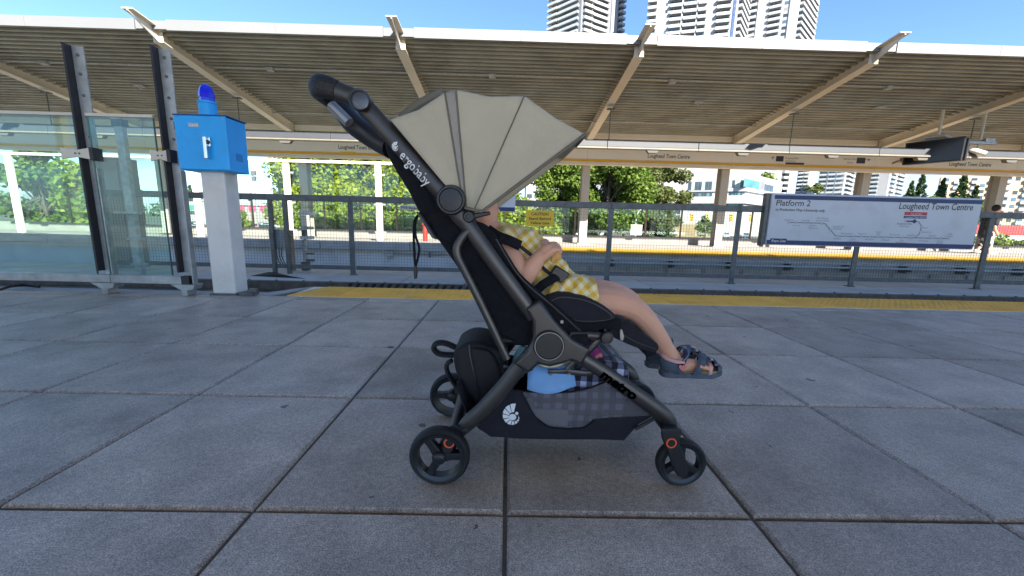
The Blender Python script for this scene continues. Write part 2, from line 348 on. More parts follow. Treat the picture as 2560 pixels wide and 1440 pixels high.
ed = MB(); ed.box(-40, 40, 5.985, 6.07, -.44, -.295); ed.build('edge_beam', m_timber, wk, 0, bevel=.006)
bo = MB()
for i in range(60): bo.lathe([(.018, 0), (.018, .012), (.008, .018)], (-12+i*.42, 6.03, -.295), (0, 0, 1), 6)
tag(bo.build('edge_bolts', m_gdark, wk), kind='stuff')
hz = MB(); xa, xb = A(862, 705, 5.98).x, A(1160, 712, 5.98).x; x = xa
while x < xb:
    hz.add([(x, 5.981, -.435), (x+.05, 5.981, -.435), (x+.13, 5.981, -.30), (x+.07, 5.981, -.30)], [(0, 1, 2, 3)])
    hz.add([(x+.07, 5.985, -.2935), (x+.13, 5.985, -.2935), (x+.17, 6.066, -.2935), (x+.11, 6.066, -.2935)], [(0, 1, 2, 3)]); x += .122
hz.build('hazard_stripes', m_black, wk, 0)

# ---- mesh fence along the walkway
FY = 6.85
fe = thing('mesh_fence', 'long galvanised steel fence with wire mesh panels on the walkway between the tracks', 'fence', (0, FY, -.3))
fx = [-9.6, -7.05, -4.84, -2.715, -.488, 1.774, 4.008, 6.17, 8.48, 10.7, 12.9, 15.1]
for x in fx[1:]:
    MB().box(x-.045, x+.045, FY-.035, FY-.024, -.30, 1.0).box(x-.006, x+.006, FY-.024, FY+.03, -.30, 1.0).box(x-.06, x+.06, FY-.06, FY+.05, -.302, -.288).build('post', m_gdark, fe, 0)
for x in (-4.09, -3.835): MB().box(x-.03, x+.03, FY-.045, FY+.02, -.30, .97).build('gate_post', m_gdark, fe, 0, bevel=.004)
for a, b in zip(fx[1:], fx[2:]):
    MB().box(a+.0, b-.004, FY-.05, FY+.05, .965, 1.065).build('top_rail', m_gdark, fe, 0, bevel=.006)
    MB().box(a+.048, b-.048, FY-.02, FY+.03, -.205, -.135).build('bottom_rail', m_gdark, fe, 0, bevel=.004)
    me = MB(); r = .0014; x = a+.05
    while x < b-.05: me.box(x-r, x+r, FY-r, FY+r, -.14, .97); x += .05
    z = -.10
    while z < .96: me.box(a+.046, b-.046, FY+r, FY+3*r, z-r, z+r); z += .05
    me.build('wire_mesh', m_wire, fe, 0)
# cable box on the fence gate
cb = thing('junction_cabinet', 'small grey cabinet with black cables below it between the gate posts of the mesh fence', 'cabinet', A(705, 640, 7.05))
p = A(683, 573, 7.05); q = A(718, 620, 7.05); MB().box(p.x, q.x, 6.90, 7.05, q.z, p.z).build('housing', mat('cabinet_grey', (.33, .35, .36), .5), cb, 0, bevel=.006)
for dx in (8, 14, 20):
    MB().tube([A(683+dx, 618, 6.95), A(684+dx, 640, 6.95), A(690+dx, 655, 6.94), A(700+dx, 668, 6.93)], .009, 6).build('cable', m_black_rub, cb)
p = A(722, 575, 7.3); q = A(736, 612, 7.3); 
tag(MB().box(p.x, q.x, 7.2, 7.3, -.3, p.z).build('backing_board', mat('tan_board', (.35, .27, .19), .8, var=.2), smooth=0, bevel=.004), 'tan upright board behind the mesh fence beside the grey cabinet', 'board')
# black rubber cable ramp on the walkway
cm = MB(); a = G(672, 683, -.296); b = G(785, 687, -.296)
cm.add([(a.x-.1, a.y-.35, -.297), (a.x+.1, a.y+.1, -.297), (b.x-.3, b.y-.2, -.297), (b.x+.1, b.y-.45, -.297), (a.x+.1, a.y-.15, -.25), (b.x-.35, b.y-.38, -.25)], [(0, 3, 5, 4), (4, 5, 2, 1), (0, 4, 1), (3, 2, 5), (0, 1, 2, 3)])
tag(cm.build('cable_mat', m_black_rub, smooth=0), 'black rubber mat crumpled on the walkway below the fence gate', 'mat')

# ---- signs on the fence
def signbox(name, label, x0, x1, z0, z1, Y, th, m, bev=.006):
    t = thing(name, label, 'sign', ((x0+x1)/2, Y, z0)); MB().box(x0, x1, Y, Y+th, z0, z1).build('panel', m, t, 0, bevel=bev); return t
# line-map sign
sx0, sx1, sz0, sz1, SY = 4.47, 8.12, .412, 1.277, 6.72
t = thing('platform_sign', 'wide white and navy line map sign reading Platform 2 on the mesh fence', 'sign', ((sx0+sx1)/2, SY, sz0))
MB().box(sx0, sx1, SY, SY+.10, sz0, sz1).build('panel', m_sign, t, 0, bevel=.012)
MB().box(sx0+.006, sx1-.006, SY+.02, SY+.13, sz1-.03, sz1+.012).build('frame', m_galv, t, 0, bevel=.004)
MB().box(sx0-.075, sx0-.02, SY+.02, SY+.12, sz0-.02, sz1+.01).box(sx0-.02, sx0+.01, SY+.04, SY+.09, .6, .7).build('side_bracket', m_gdark, t, 0, bevel=.004)
e = SY-.0012; ev = SY-.0024
MB().box(sx0+.05, sx1-.004, e, e+.001, sz1-.088, sz1-.02).build('navy_stripe', m_navy, t, 0)
MB().box(sx0+.012, sx1-.004, e, e+.001, sz0+.012, sz0+.085).build('navy_stripe', m_navy, t, 0)
def sp(u, v): return A(1900+u/4.571, 470+v/4.571, ev)         # place on the sign face
P_, Q_ = sp(120, 575), sp(300, 640)
MB().box(P_.x, Q_.x, e, e+.001, sz0+.08, P_.z).build('navy_tag', m_navy, t, 0)
def st(s, u0, u1, v0, v1, h, m, **k): return text(s, sp(u0, v0), sp(u1, v1), h, m, t, **k)
st('Platform 2', 182, 572, 200, 208, .098, m_black, shear=.08, bold=.008)
st('to Production Way–University only', 176, 742, 258, 274, .044, m_black, shear=.08, bold=.012)
st('Lougheed Town Centre', 1585, 2430, 238, 256, .108, m_black, shear=.12, bold=.008)
st('Expo Line', 132, 290, 614, 619, .044, m_white, shear=.05, bold=.012)
P_, Q_ = sp(1655, 272), sp(1908, 315); MB().box(P_.x, Q_.x, e, e+.001, Q_.z, P_.z).build('red_tag', m_red, t, 0)
P_, Q_ = sp(1646, 318), sp(1902, 352); MB().box(P_.x, Q_.x, e, e+.001, Q_.z, P_.z).build('navy_tag', m_navy, t, 0)
st('You are here', 1720, 1850, 303, 306, .03, m_white, shear=.1); st('Lougheed Town Centre', 1655, 1895, 342, 346, .026, m_white, shear=.1)
ln = MB()
def seg(pts, r, m, nm):
    mb = MB()
    for (a, b), (c, d) in zip(pts, pts[1:]):
        p = sp(a, b); q = sp(c, d); dv = (q-p).normalized(); nn = Vector((-dv.z, 0, dv.x))*r
        mb.add([p-nn-dv*r*.4, q-nn+dv*r*.4, q+nn+dv*r*.4, p+nn-dv*r*.4], [(0, 1, 2, 3)])
    mb.build(nm, m, t, 0)
seg([(322, 393), (705, 403), (745, 408), (805, 478), (860, 545), (885, 550), (2160, 578)], .008, m_grey, 'route_line')
seg([(1765, 380), (1815, 388), (1842, 430), (1838, 480), (1815, 530), (1775, 565)], .008, m_grey, 'route_line')
seg([(1665, 379), (1765, 381)], .012, m_navy, 'route_line')
dots = [(322+96*i, 393+2.6*i) for i in range(5)]+[(805, 478)]+[(885+92*i, 548+2.4*i) for i in range(10)]+[(1868, 572), (1965, 574), (2065, 576), (2160, 578), (1842, 440), (1832, 500)]
mb = MB(); mb2 = MB()
for u, v in dots+[(1665, 379)]:
    p = sp(u, v); mb.lathe([(.020, 0), (.020, .0008)], p+Vector((0, .0002, 0)), (0, -1, 0), 10); mb2.lathe([(.0125, 0), (.0125, .0008)], p-Vector((0, .0008, 0)), (0, -1, 0), 10)
tag(mb.build('station_dots', m_grey, t, 0), kind='stuff'); tag(mb2.build('station_dots', m_white, t, 0), kind='stuff')
MB().lathe([(.034, 0), (.034, .001)], sp(1765, 381), (0, -1, 0), 14).build('station_marker', m_navy, t, 0)
for s, u0, u1, v in [('Waterfront', 275, 385, 372), ('Burrard', 375, 455, 436), ('Granville', 475, 568, 378), ('Stadium-', 560, 650, 438), ('Chinatown', 545, 660, 465), ('Main Street-', 650, 785, 352), ('Science World', 640, 790, 380),
                     ('Commercial-', 832, 965, 448), ('Broadway', 832, 935, 473), ('Nanaimo', 838, 925, 586), ('29th Avenue', 920, 1050, 527), ('Joyce-', 1030, 1095, 592), ('Collingwood', 992, 1125, 616), ('Patterson', 1120, 1220, 530), ('Metrotown', 1195, 1305, 594),
                     ('Royal', 1330, 1388, 510), ('Oak', 1330, 1370, 535), ('Edmonds', 1385, 1478, 600), ('22nd Street', 1478, 1595, 540), ('New', 1595, 1640, 604), ('Westminster', 1548, 1675, 628), ('Columbia', 1672, 1770, 545), ('Production Way-', 1568, 1740, 416), ('University', 1598, 1700, 444),
                     ('Braid', 1858, 1912, 460), ('Sapperton', 1850, 1960, 510), ('Scott Road', 1806, 1915, 610), ('Gateway', 1925, 2012, 552), ('Surrey', 2022, 2085, 615), ('Central', 2015, 2085, 638), ('King', 2150, 2195, 530), ('George', 2130, 2203, 556)]:
    st(s, u0, u1, v, v+(u1-u0)*.022, .027, m_grey if s[0] != 'P' or s == 'Patterson' else m_black, shear=.1)
# caution sign
p, q = A(1316, 525, 6.79), A(1384, 566, 6.79)
m_sy = mat('caution_yellow', (.86, .50, .01), .45, var=.05)
t = thing('caution_sign', 'small yellow sign reading CAUTION Stand Behind Yellow Line on the wire mesh', 'sign', ((p.x+q.x)/2, 6.79, q.z))
MB().box(p.x, q.x, 6.79, 6.80, q.z, p.z).build('plate', m_sy, t, 0, bevel=.003)
for s, x0, x1, y in (('CAUTION', 1328, 1371, 538), ('Stand Behind', 1322, 1377, 549), ('Yellow Line', 1325, 1373, 560)):
    text(s, A(x0, y, 6.788), A(x1, y+.9, 6.788), .047 if s[0] == 'C' else .042, m_black, t, bold=.02)
# small white PTE sign
p, q = A(1000, 513, 6.79), A(1062, 526, 6.79)
t = thing('notice_sign', 'narrow pale notice reading PTE Required wired to the mesh fence', 'sign', ((p.x+q.x)/2, 6.79, q.z))
MB().box(p.x, q.x, 6.79, 6.797, q.z, p.z).build('plate', mat('notice_pink', (.60, .52, .52), .5, var=.04), t, 0, bevel=.002)
text('PTE Required', A(1003, 522, 6.788), A(1059, 523.2, 6.788), .042, mat('maroon_print', (.12, .01, .03), .5), t, bold=.02)
# white board with navy foot behind the pushchair hood
p, q = A(1105, 432, 6.76), A(1288, 530, 6.76)
t = thing('fence_board', 'white board with a navy lower edge on the fence behind the pushchair hood', 'sign', ((p.x+q.x)/2, 6.76, q.z))
MB().box(p.x, q.x, 6.76, 6.82, q.z, p.z).build('panel', m_sign, t, 0, bevel=.006); MB().box(p.x+.006, q.x-.006, 6.7588, 6.7598, q.z+.008, q.z+.075).build('navy_stripe', m_navy, t, 0)

# ---- white signal pedestal at the far track
t = thing('signal_pedestal', 'white box camera pedestal on a grey post standing behind the mesh fence', 'pedestal', A(762, 668, 7.35))
def bx(nm, a, b, c, d, Y, dep, m, bev=.006): 
    p, q = A(a, b, Y), A(c, d, Y); return MB().box(p.x, q.x, Y, Y+dep, q.z, p.z).build(nm, m, t, 0, bevel=bev)
bx('hood', 745, 529, 771, 538, 7.15, .26, m_white); bx('cap', 750, 524, 760, 529, 7.2, .15, m_white); bx('neck', 751, 538, 761, 566, 7.28, .1, m_white)
bx('collar', 751, 566, 772, 574, 7.2, .2, m_galv); bx('pipe', 753, 574, 763, 590, 7.28, .09, m_gdark); bx('collar', 749, 590, 773, 599, 7.2, .2, m_white); bx('post', 755, 599, 765, 660, 7.28, .09, m_galv); bx('foot', 752, 655, 770, 676, 7.24, .12, m_gdark)
bx('bracket', 765, 632, 782, 637, 7.28, .06, m_gdark); bx('bracket', 765, 648, 784, 654, 7.28, .06, m_gdark)
# ---- far platform
fp = tag(MB().box(-40, 40, 10.3, 14.9, -1.2, -.01).build('far_platform', m_conc, smooth=0), kind='structure')
m_ffl = mat('far_floor_concrete', (.40, .37, .34), .8, var=.1, vs=1.2, rnd=.05, dirt=.25, dcol=(.25, .23, .2), ds=1)
x = -24.0
while x < 26:
    for ya in (11.31, 12.39, 13.47):
        sb = MB(); slab(sb, x+.004, x+1.596, ya, ya+1.07, -.02, 0, .004); sb.build('floor_slab', m_ffl, fp, 0)
    x += 1.6
XT = -.2       # the screened end of the far platform lies left of here
x = XT
m_yel2 = mat('edge_strip_yellow', (.70, .36, .015), .55, var=.12, vs=4, rnd=.05)
while x < 26:
    MB().box(x+.003, x+1.597, 10.22, 11.3, -.06, .004).build('edge_strip', m_yel2, fp, 0, bevel=.006); x += 1.6
# raised kerb with the glass windscreen
x = XT-.02
while x > -24:
    MB().box(x-2.27, x-.006, 9.98, 10.6, -.10, .115).build('kerb_block', m_kerb, fp, 0, bevel=.012)
    MB().box(x-2.27, x-.006, 10.61, 11.3, -.10, -.001).build('floor_slab', m_ffl, fp, 0); x -= 2.285
MB().box(-40, XT-.03, 10.12, 10.4, -1.2, -.101).build('kerb_wall', mat('pale_wall', (.66, .64, .62), .85, var=.12, vs=1.5, dirt=.5, dcol=(.25, .25, .25), ds=1.2), fp, 0)
# pilasters and stains of the wall under the yellow edge
x = XT+.4
while x < 22:
    MB().box(x, x+.9, 10.26, 10.31, -1.2, -.42).build('wall_panel', mat('track_wall', (.56, .52, .46), .85, var=.2, vs=2, dirt=.5, dcol=(.3, .27, .23), ds=1.5), fp, 0, bevel=.01); x += 1.02
ws = thing('far_windscreen', 'glass windscreen with white posts along the raised edge of the far platform', 'windscreen', (-8, 10.08, .11))
px_ = [-12.36, -10.1, -7.84, -5.565, -3.28]
for x in [-14.64]+px_:
    po = MB().box(x-.075, x+.075, 10.05, 10.12, .115, 2.0).build('post', m_white, ws, 0, bevel=.008)
    for z in (.35, 1.05, 1.78):
        for s in (-1, 1): MB().box(x+s*.075, x+s*.15, 10.125, 10.14, z-.02, z+.02).build('clamp', m_galv, po, 0)
for a, b in zip([-14.64]+px_, px_+[-1.0]):
    MB().box(a+.1, b-.1, 10.142, 10.152, .2, 1.98).build('pane', m_glass2, ws, 0)
MB().box(-17, -2.75, 10.03, 10.10, 2.02, 2.085).build('top_rail', m_white, ws, 0, bevel=.01)
# back wall, railing and columns
tag(MB().box(-40, 40, 14.5, 14.72, -.01, .27).build('parapet', mat('parapet_concrete', (.26, .245, .23), .9, var=.15, vs=2), smooth=0, bevel=.01), 'low dark concrete parapet along the back of the far platform', 'parapet')
rl = thing('back_railing', 'thin brown metal railing with glass panes above the far parapet', 'railing', (0, 14.6, .27))
m_brn = mat('brown_metal', (.22, .15, .10), .5, .2)
x = -16.0; pxs = []
while x < 22:
    MB().box(x-.028, x+.028, 14.58, 14.62, .27, 1.5).build('post', m_brn, rl, 0); pxs.append(x); x += 1.32
MB().box(-16, 22, 14.575, 14.625, 1.44, 1.49).build('top_rail', m_brn, rl, 0)
gl2 = glassmat('back_glass', (.93, .98, .96), .9)
for a, b in zip(pxs, pxs[1:]): MB().box(a+.035, b-.035, 14.596, 14.604, .3, 1.43).build('pane', gl2, rl, 0)
m_col = mat('column_paint', (.40, .375, .33), .55, var=.07, vs=3, dirt=.25, dcol=(.24, .25, .22), ds=3)
colx = [-11.6, -6.88, -2.16, 2.58, 7.28, 12.1, 16.8]
for i, x in enumerate(colx):
    c = thing('canopy_column', 'square steel column of the far platform canopy standing behind the name band', 'column', (x, 13.5, 0), 'far canopy columns')
    MB().box(x-.13, x+.13, 13.44, 13.46, .03, 3.62).box(x-.13, x+.13, 13.74, 13.76, .03, 3.62).box(x-.012, x+.012, 13.46, 13.74, .03, 3.62).build('shaft', m_col, c, 0)
    MB().box(x-.2, x+.2, 13.38, 13.82, 0, .03).build('base_plate', m_galv, c, 0)
# ---- far canopy
cn = thing('far_canopy', 'sloping platform canopy of ribbed metal deck on cream steel rafters', 'canopy', (2.5, 13.5, 3.5))
DY0, DZ0, DY1, DZ1 = 8.34, 4.20, 13.22, 3.56; sl_ = (DZ1-DZ0)/(DY1-DY0)
def dz(Y): return DZ0+(Y-DY0)*sl_
RX = [-16.5, -11.74]+[-6.97+4.755*i for i in range(8)]
def deckmesh(L):
    prof = []; Y = DY0; p_ = .152
    while Y < 16.2:
        for dy, d in ((0, 0), (.038, 0), (.047, .085), (.138, .085), (.147, 0)): prof.append((Y+dy, dz(Y+dy)+d))
        Y += p_
    b = MB(); b.grid([[(x, y, z) for y, z in prof] for x in (-L/2, L/2)]); return b.mesh('deck_panel', m_deck, 0)
dm = deckmesh(4.755-.03)
for a, b in zip(RX, RX[1:]):
    if abs(b-a-4.755) > .05: a = b-4.755
    linkobj('deck_panel', dm, None, ((a+b)/2, 0, 0)); adopt(bpy.context.scene.objects[-1] if False else C.objects[-1], cn)
MB().add([(-18, DY0-.02, dz(DY0)+.105), (28, DY0-.02, dz(DY0)+.105), (28, 16.2, dz(16.2)+.105), (-18, 16.2, dz(16.2)+.105)], [(0, 1, 2, 3)]).build('roof_sheet', m_fascia, cn, 0)
for x in RX:
    rf = MB(); w2 = .10
    def fl(pts, hw, th):   # flange following pts in YZ
        for (y0, z0), (y1, z1) in zip(pts, pts[1:]):
            d = Vector((0, y1-y0, z1-z0)).normalized(); n_ = Vector((0, -d.z, d.y))
            rf.obox(((x), (y0+y1)/2+n_.y*th/2, (z0+z1)/2+n_.z*th/2), (hw, 0, 0), d*(Vector((0, y1-y0, z1-z0)).length/2), n_*th/2)
    fl([(7.82, 4.33), (14.6, dz(14.6)-.035)], w2, .02)
    fl([(8.42, 4.02), (14.6, dz(14.6)-.29)], w2, .02)
    fl([(7.82, 4.30), (8.42, 4.02)], .012, .018)
    rf.prism([(7.84, 4.33), (7.84, 4.31), (8.42, 4.035), (14.6, dz(14.6)-.27), (14.6, dz(14.6)-.036), (8.3, 4.285)], x-.008, x+.008, axis=0)
    rf.box(x-.095, x+.095, 8.42, 8.435, 4.04, 4.27); rf.box(x-.095, x+.095, 13.05, 13.07, dz(13.05)-.27, dz(13.05)-.04)
    rf.build('rafter', m_cream, cn, 0)
x = -18.0
for a, b in zip(RX, RX[1:]+[RX[-1]+4.755]):
    for u, v in ((a+.30, (a+b)/2), ((a+b)/2, b-.30)):
        MB().box(u+.002, v-.002, 8.27, 8.315, 4.175, 4.365).build('fascia_panel', m_fascia, cn, 0, bevel=.004)
    MB().box(a-.298, a+.298, 8.29, 8.325, 4.20, 4.35).build('fascia_splice', m_fascia, cn, 0, bevel=.004)
    MB().box(a+.105, b-.105, 13.1, 13.25, 3.42, 3.575).build('purlin', m_cream, cn, 0, bevel=.006)
MB().box(-18, 28, 13.48, 13.72, 3.40, 3.52).build('eaves_beam', m_cream, cn, 0)
for a in RX[:-1]: MB().box(a+2.2, a+2.42, 10.6, 10.75, dz(10.6)-.05, dz(10.6)-.015).box(a+2.29, a+2.33, 10.66, 10.69, dz(10.6)-.09, dz(10.6)-.05).build('sprinkler', m_galv, cn, 0)
for Yc_ in (9.6, 12.1):
    MB().tube([(-16, Yc_, dz(Yc_)-.03), (24, Yc_, dz(Yc_)-.03)], .016, 6).build('conduit', m_galv, cn)
for k_, a in enumerate(RX[1:-1]): MB().box(a+1.1+.3*(k_ % 3), a+1.25+.3*(k_ % 3), 9.55, 9.66, dz(9.6)-.09, dz(9.6)-.012).build('junction_box', m_galv, cn, 0, bevel=.006)
# ---- suspended light trough with hanger rods
TYY = 10.5; zt0, zt1 = A(1600, 373, TYY).z, A(1600, 352, TYY).z
lt = thing('light_trough', 'long grey suspended light trough hanging under the far canopy', 'light trough', (2, TYY, zt0))
m_tray = mat('trough_grey', (.06, .066, .078), .5, .0, var=.06)
x = -16.5
while x < 22:
    MB().box(x+.004, x+2.37, TYY, TYY+.16, zt0+.045, zt1).build('trough_body', m_tray, lt, 0, bevel=.006)
    MB().box(x+.004, x+2.37, TYY-.015, TYY+.175, zt0, zt0+.04).build('lower_lip', mat('lip_paint', (.2, .18, .14), .5), lt, 0, bevel=.004)
    b_ = MB(); c_ = x+1.2; b_.prism([(c_-.17, zt0-.003), (c_+.17, zt0-.003), (c_+.11, zt0-.08), (c_-.11, zt0-.08)], TYY+.02, TYY+.14); b_.build('lamp_bracket', mat('bracket_paint', (.10, .095, .085), .7), lt, 0, bevel=.004); x += 2.378
for x in RX:
    zz = dz(TYY)-.29
    h_ = MB().tube([(x+.03, TYY+.08, zt1-.01), (x+.03, TYY+.08, zz+.005)], .012, 6).build('hanger_rod', m_gdark, lt)
    MB().box(x-.06, x+.12, TYY+.02, TYY+.14, zz-.02, zz+.005).build('hanger_plate', m_gdark, h_, 0)
# ---- station name band
BY = 13.2; zb = [A(1600, y, BY).z for y in (366, 401, 407, 415)]
bd = thing('name_band', 'long cream band with station names, exits and a yellow line across the far platform', 'sign', (2, BY, zb[3]))
for a, b in zip(RX, RX[1:]+[RX[-1]+4.755]):
    MB().box(a+.003, b-.003, BY, BY+.14, zb[1], zb[0]).build('band_panel', m_band, bd, 0, bevel=.004)
    MB().box(a+.003, b-.003, BY-.01, BY+.14, zb[2], zb[1]-.003).build('yellow_stripe', m_yline, bd, 0)
    MB().box(a+.003, b-.003, BY-.03, BY+.2, zb[3], zb[2]-.003).build('lower_flange', m_cream, bd, 0, bevel=.004)
tb = BY-.003
def bt(s, x0, x1, y0, y1, hpx, m=m_black, sh=.12, bold=.014): return text(s, A(x0, y0, tb), A(x1, y1, tb), hpx*BY/F_PX, m, bd, shear=sh, bold=bold)
def btag(x0, y0, x1, y1, m, d=0): 
    p, q = A(x0, y0, tb), A(x1, y1, tb); MB().box(p.x, q.x, tb-.001-d, tb+.0005-d, q.z, p.z).build('band_tag', m, bd, 0)
for x0, y0 in ((846, 372), (1619, 394), (2372, 414)):
    bt('Lougheed Town Centre', x0, x0+105, y0, y0+2.6, 9, sh=.0 if x0 < 1000 else .12); 
for x0, x1, y0, y1 in ((849, 890, 379, 385), (1617, 1657, 401, 407), (2368, 2405, 421, 427)):
    btag(x0, y0, x1, y1, m_yline, .001); bt('Millennium Line', x0+3, x1-4, y1-1.6, y1-.8, 2.8, mat('brown_print', (.12, .06, .01), .5))
btag(1941, 390, 1958, 404, m_black); bt('Exit', 1942, 1957, 402, 402.4, 7.5, m_white, .1, .01); bt('←', 1928, 1937, 398, 398.3, 8)
bt('Shopping Mall', 1962, 1996, 397, 398, 4, m_grey); bt('Austin Road', 1962, 1988, 404, 405, 4, m_grey); btag(1964, 406, 2010, 413, m_navy); bt('Expo Line', 1967, 1988, 412, 412.6, 4.5, m_white)
bt('Gatineau Place', 2108, 2141, 399, 400, 4, m_grey); bt('Buses', 2118, 2132, 408, 408.5, 4, m_grey)
btag(2143, 394, 2162, 409, m_black); bt('Exit', 2145, 2160, 406.5, 407, 7.5, m_white, .1, .01); bt('→', 2165, 2175, 403, 403.4, 8)
# ---- hanging display and cctv camera under the far canopy
DX = A(2340, 380, 10.4)
dp = thing('hanging_display', 'dark double sided information display hanging over the far platform edge', 'display', DX)
m_scr = mat('screen_black', (.006, .006, .01), .12, var=.3)
m_case = mat('display_case', (.02, .021, .025), .4)
a_ = R(-62); ux = Vector((math.cos(a_), math.sin(a_), 0)); uy = Vector((-math.sin(a_), math.cos(a_), 0)); uz = Vector((0, 0, 1))
c0 = A(2332, 379, 10.5)
MB().obox(c0, ux*.55, uy*.05, uz*.29).build('case', m_case, dp, 0, bevel=.012)
MB().obox(c0-uy*.052, ux*.52, uy*.002, uz*.26).build('screen', m_scr, dp, 0)
MB().obox(c0+uy*.22+ux*.02, ux*.55, uy*.05, uz*.27).build('case', m_case, dp, 0, bevel=.012)
MB().obox(c0+uy*.17+uz*.36, ux*.2, uy*.3, uz*.03).build('hanger_arm', m_galv, dp, 0, bevel=.005)
MB().tube([c0+uy*.17+uz*.38, c0+uy*.17+uz*1.05], .035, 8).build('hanger_pole', m_cream, dp)
p = A(2437, 377, 10.45); cc = thing('cctv_camera', 'white bullet camera on a galvanised arm beside the hanging display', 'camera', p)
d = (A(2462, 391, 10.3)-p).normalized()
bd_ = Vector((.75, -.5, -.42)).normalized()
MB().tube([p-bd_*.2, p+bd_*.22], [.062, .066], 10).build('housing', m_white, cc); MB().tube([p+bd_*.221, p+bd_*.23], .05, 10).build('lens', m_scr, cc)
MB().obox(A(2435, 357, 10.45), (.55, 0, 0), (0, .05, 0), (0, 0, .035)).build('arm', m_galv, cc, 0, bevel=.006)
MB().tube([p+Vector((.05, 0, .04)), p+Vector((.06, 0, .20))], .02, 8).build('bracket', m_galv, cc)
MB().tube([A(2451, 350, 10.45), A(2466, 280, 10.45)], .03, 8).build('pole', m_cream, cc)
MB().obox(A(2470, 352, 10.45), (.13, 0, 0), (0, .06, 0), (0, 0, .05)).build('control_box', m_galv, cc, 0, bevel=.006)
# small dome camera with loose cable on the name band
p = A(2250, 405, 13.05); dc = thing('dome_camera', 'small brown bracket camera hanging from the name band near the exit arrow', 'camera', p)
MB().tube([A(2255, 395, 13.1), A(2253, 404, 13.1)], .05, 8).build('mount', m_brn, dc); MB().tube([A(2232, 408, 13.0), A(2245, 403, 13.0), A(2258, 406, 13.0), A(2272, 407, 13.0)], .03, 8).build('arm', m_brn, dc)
# ---- power rail and conduit under the far platform edge
pr = thing('power_rail', 'grey power rail on brackets along the wall below the far yellow edge', 'rail', (8, 10.1, -.6))
zp = [A(1683, y, 10.05).z for y in (648, 652, 657, 661)]
MB().box(-.2, 24, 10.0, 10.1, zp[1], zp[0]).build('upper_rail', m_galv, pr, 0, bevel=.006); MB().box(-.2, 24, 9.98, 10.1, zp[3], zp[2]).build('lower_rail', m_galv, pr, 0, bevel=.006)
x = A(1683, 655, 10.05).x-1.56*2
while x < 24: MB().box(x-.03, x+.03, 10.101, 10.3, zp[3]-.1, zp[0]-.005).box(x-.02, x+.02, 9.97, 10.1, zp[3]-.06, zp[3]-.002).build('bracket', m_gdark, pr, 0); x += 1.56
p = A(976, 634, 10.1); cd = thing('wall_conduit', 'grey conduit with a junction box on the pale wall below the far windscreen', 'conduit', p)
MB().box(p.x-.08, p.x+.08, 10.04, 10.118, p.z-.09, p.z+.08).build('junction_box', m_galv, cd, 0, bevel=.008); MB().tube([(p.x+.08, 10.09, p.z), (XT+.2, 10.09, p.z)], .025, 8).build('pipe', m_galv, cd)
MB().box(p.x+1.0, p.x+1.04, 10.06, 10.12, p.z-.08, p.z+.06).build('clip', m_gdark, cd, 0)
# red standpipe on the far platform
p = A(1063, 595, 11.6); MBt = MB().lathe([(.07, -.1), (.07, .42), (.09, .43), (.09, .5), (.05, .56)], (p.x, 11.6, .1), (0, 0, 1), 12)
tag(MBt.build('standpipe', mat('standpipe_red', (.45, .03, .02), .5)), 'short red standpipe standing on the far platform behind the hanging strap', 'standpipe')

# ---- glass screen on the near platform edge
GY = 3.36
gs = thing('edge_screen', 'galvanised and glass screen on short feet along the platform edge beside the call box', 'glass screen', (-3.6, GY, 0))
m_strip = mat('dark_steel', (.03, .028, .03), .6, var=.2)  # rusty black, darkened further for the shaded post web; clamps share it
for x in (-4.80, -3.455, -2.775):
    po = MB().box(x-.034, x+.055, GY+.02, GY+.032, .10, 1.985).box(x+.056, x+.066, GY-.02, GY+.032, .10, 1.05).build('post', m_galv, gs, 0, bevel=.002)
    MB().box(x-.052, x-.036, GY-.034, GY+.05, .20, 1.99).build('shaded_web', m_strip, po, 0)  # web plate of the post, shade put into its dark colour
    for z in (1.30, 1.46, 1.62, 1.78, 1.92): MB().lathe([(.012, 0), (.012, .006), (.005, .01)], (x+.01, GY+.02, z), (0, -1, 0), 8).build('bolt', m_gdark, po)
    MB().prism([(x-.12, .098), (x+.09, .098), (x+.07, .055), (x+.02, .045), (x+.02, .001), (x-.03, .001), (x-.03, .045)], GY-.04, GY+.06).build('foot', m_galv, po, 0, bevel=.003)
for a, b in ((-4.74, -3.535), (-3.425, -2.895)):
    pa = MB().box(a, b, GY-.006, GY+.006, .17, 1.455).build('pane', m_glass, gs, 0)
    MB().box(b-.004, b+.001, GY-.007, GY+.007, .17, 1.455).box(a-.001, a+.004, GY-.007, GY+.007, .17, 1.455).build('pane_edge', m_gedge, pa, 0)
    MB().box(a-.005, b+.005, GY-.014, GY+.014, 1.457, 1.482).build('cap', m_cream, pa, 0, bevel=.003)
MB().box(-6, -3.41, GY-.03, GY+.03, .10, .168).build('bottom_rail', m_galv, gs, 0, bevel=.004); MB().box(-3.405, -2.74, GY-.03, GY+.03, .098, .166).build('bottom_rail', m_galv, gs, 0, bevel=.004)
MB().box(-2.80, -2.735, GY-.036, GY+.034, .095, .17).build('rail_clamp', m_strip, gs, 0)
for x in (-3.50, -2.84):
    z = 1.16; wv = .13 if x < -3 else .075
    MB().prism([(x-wv, z+.045), (x-wv, z-.045), (x, z-.028), (x+wv*.75, z-.045), (x+wv*.75, z+.045), (x, z+.028)], GY-.05, GY-.036).build('clip', m_cream, gs, 0, bevel=.003)
    MB().box(x+wv*.75, x+wv*.75+.03, GY-.05, GY+.03, z-.05, z+.05).build('clip_block', m_strip, gs, 0)
    for dx in (-.012, .02): MB().lathe([(.007, 0), (.007, .004)], (x+dx, GY-.05, z), (0, -1, 0), 8).build('rivet', m_gdark, gs)
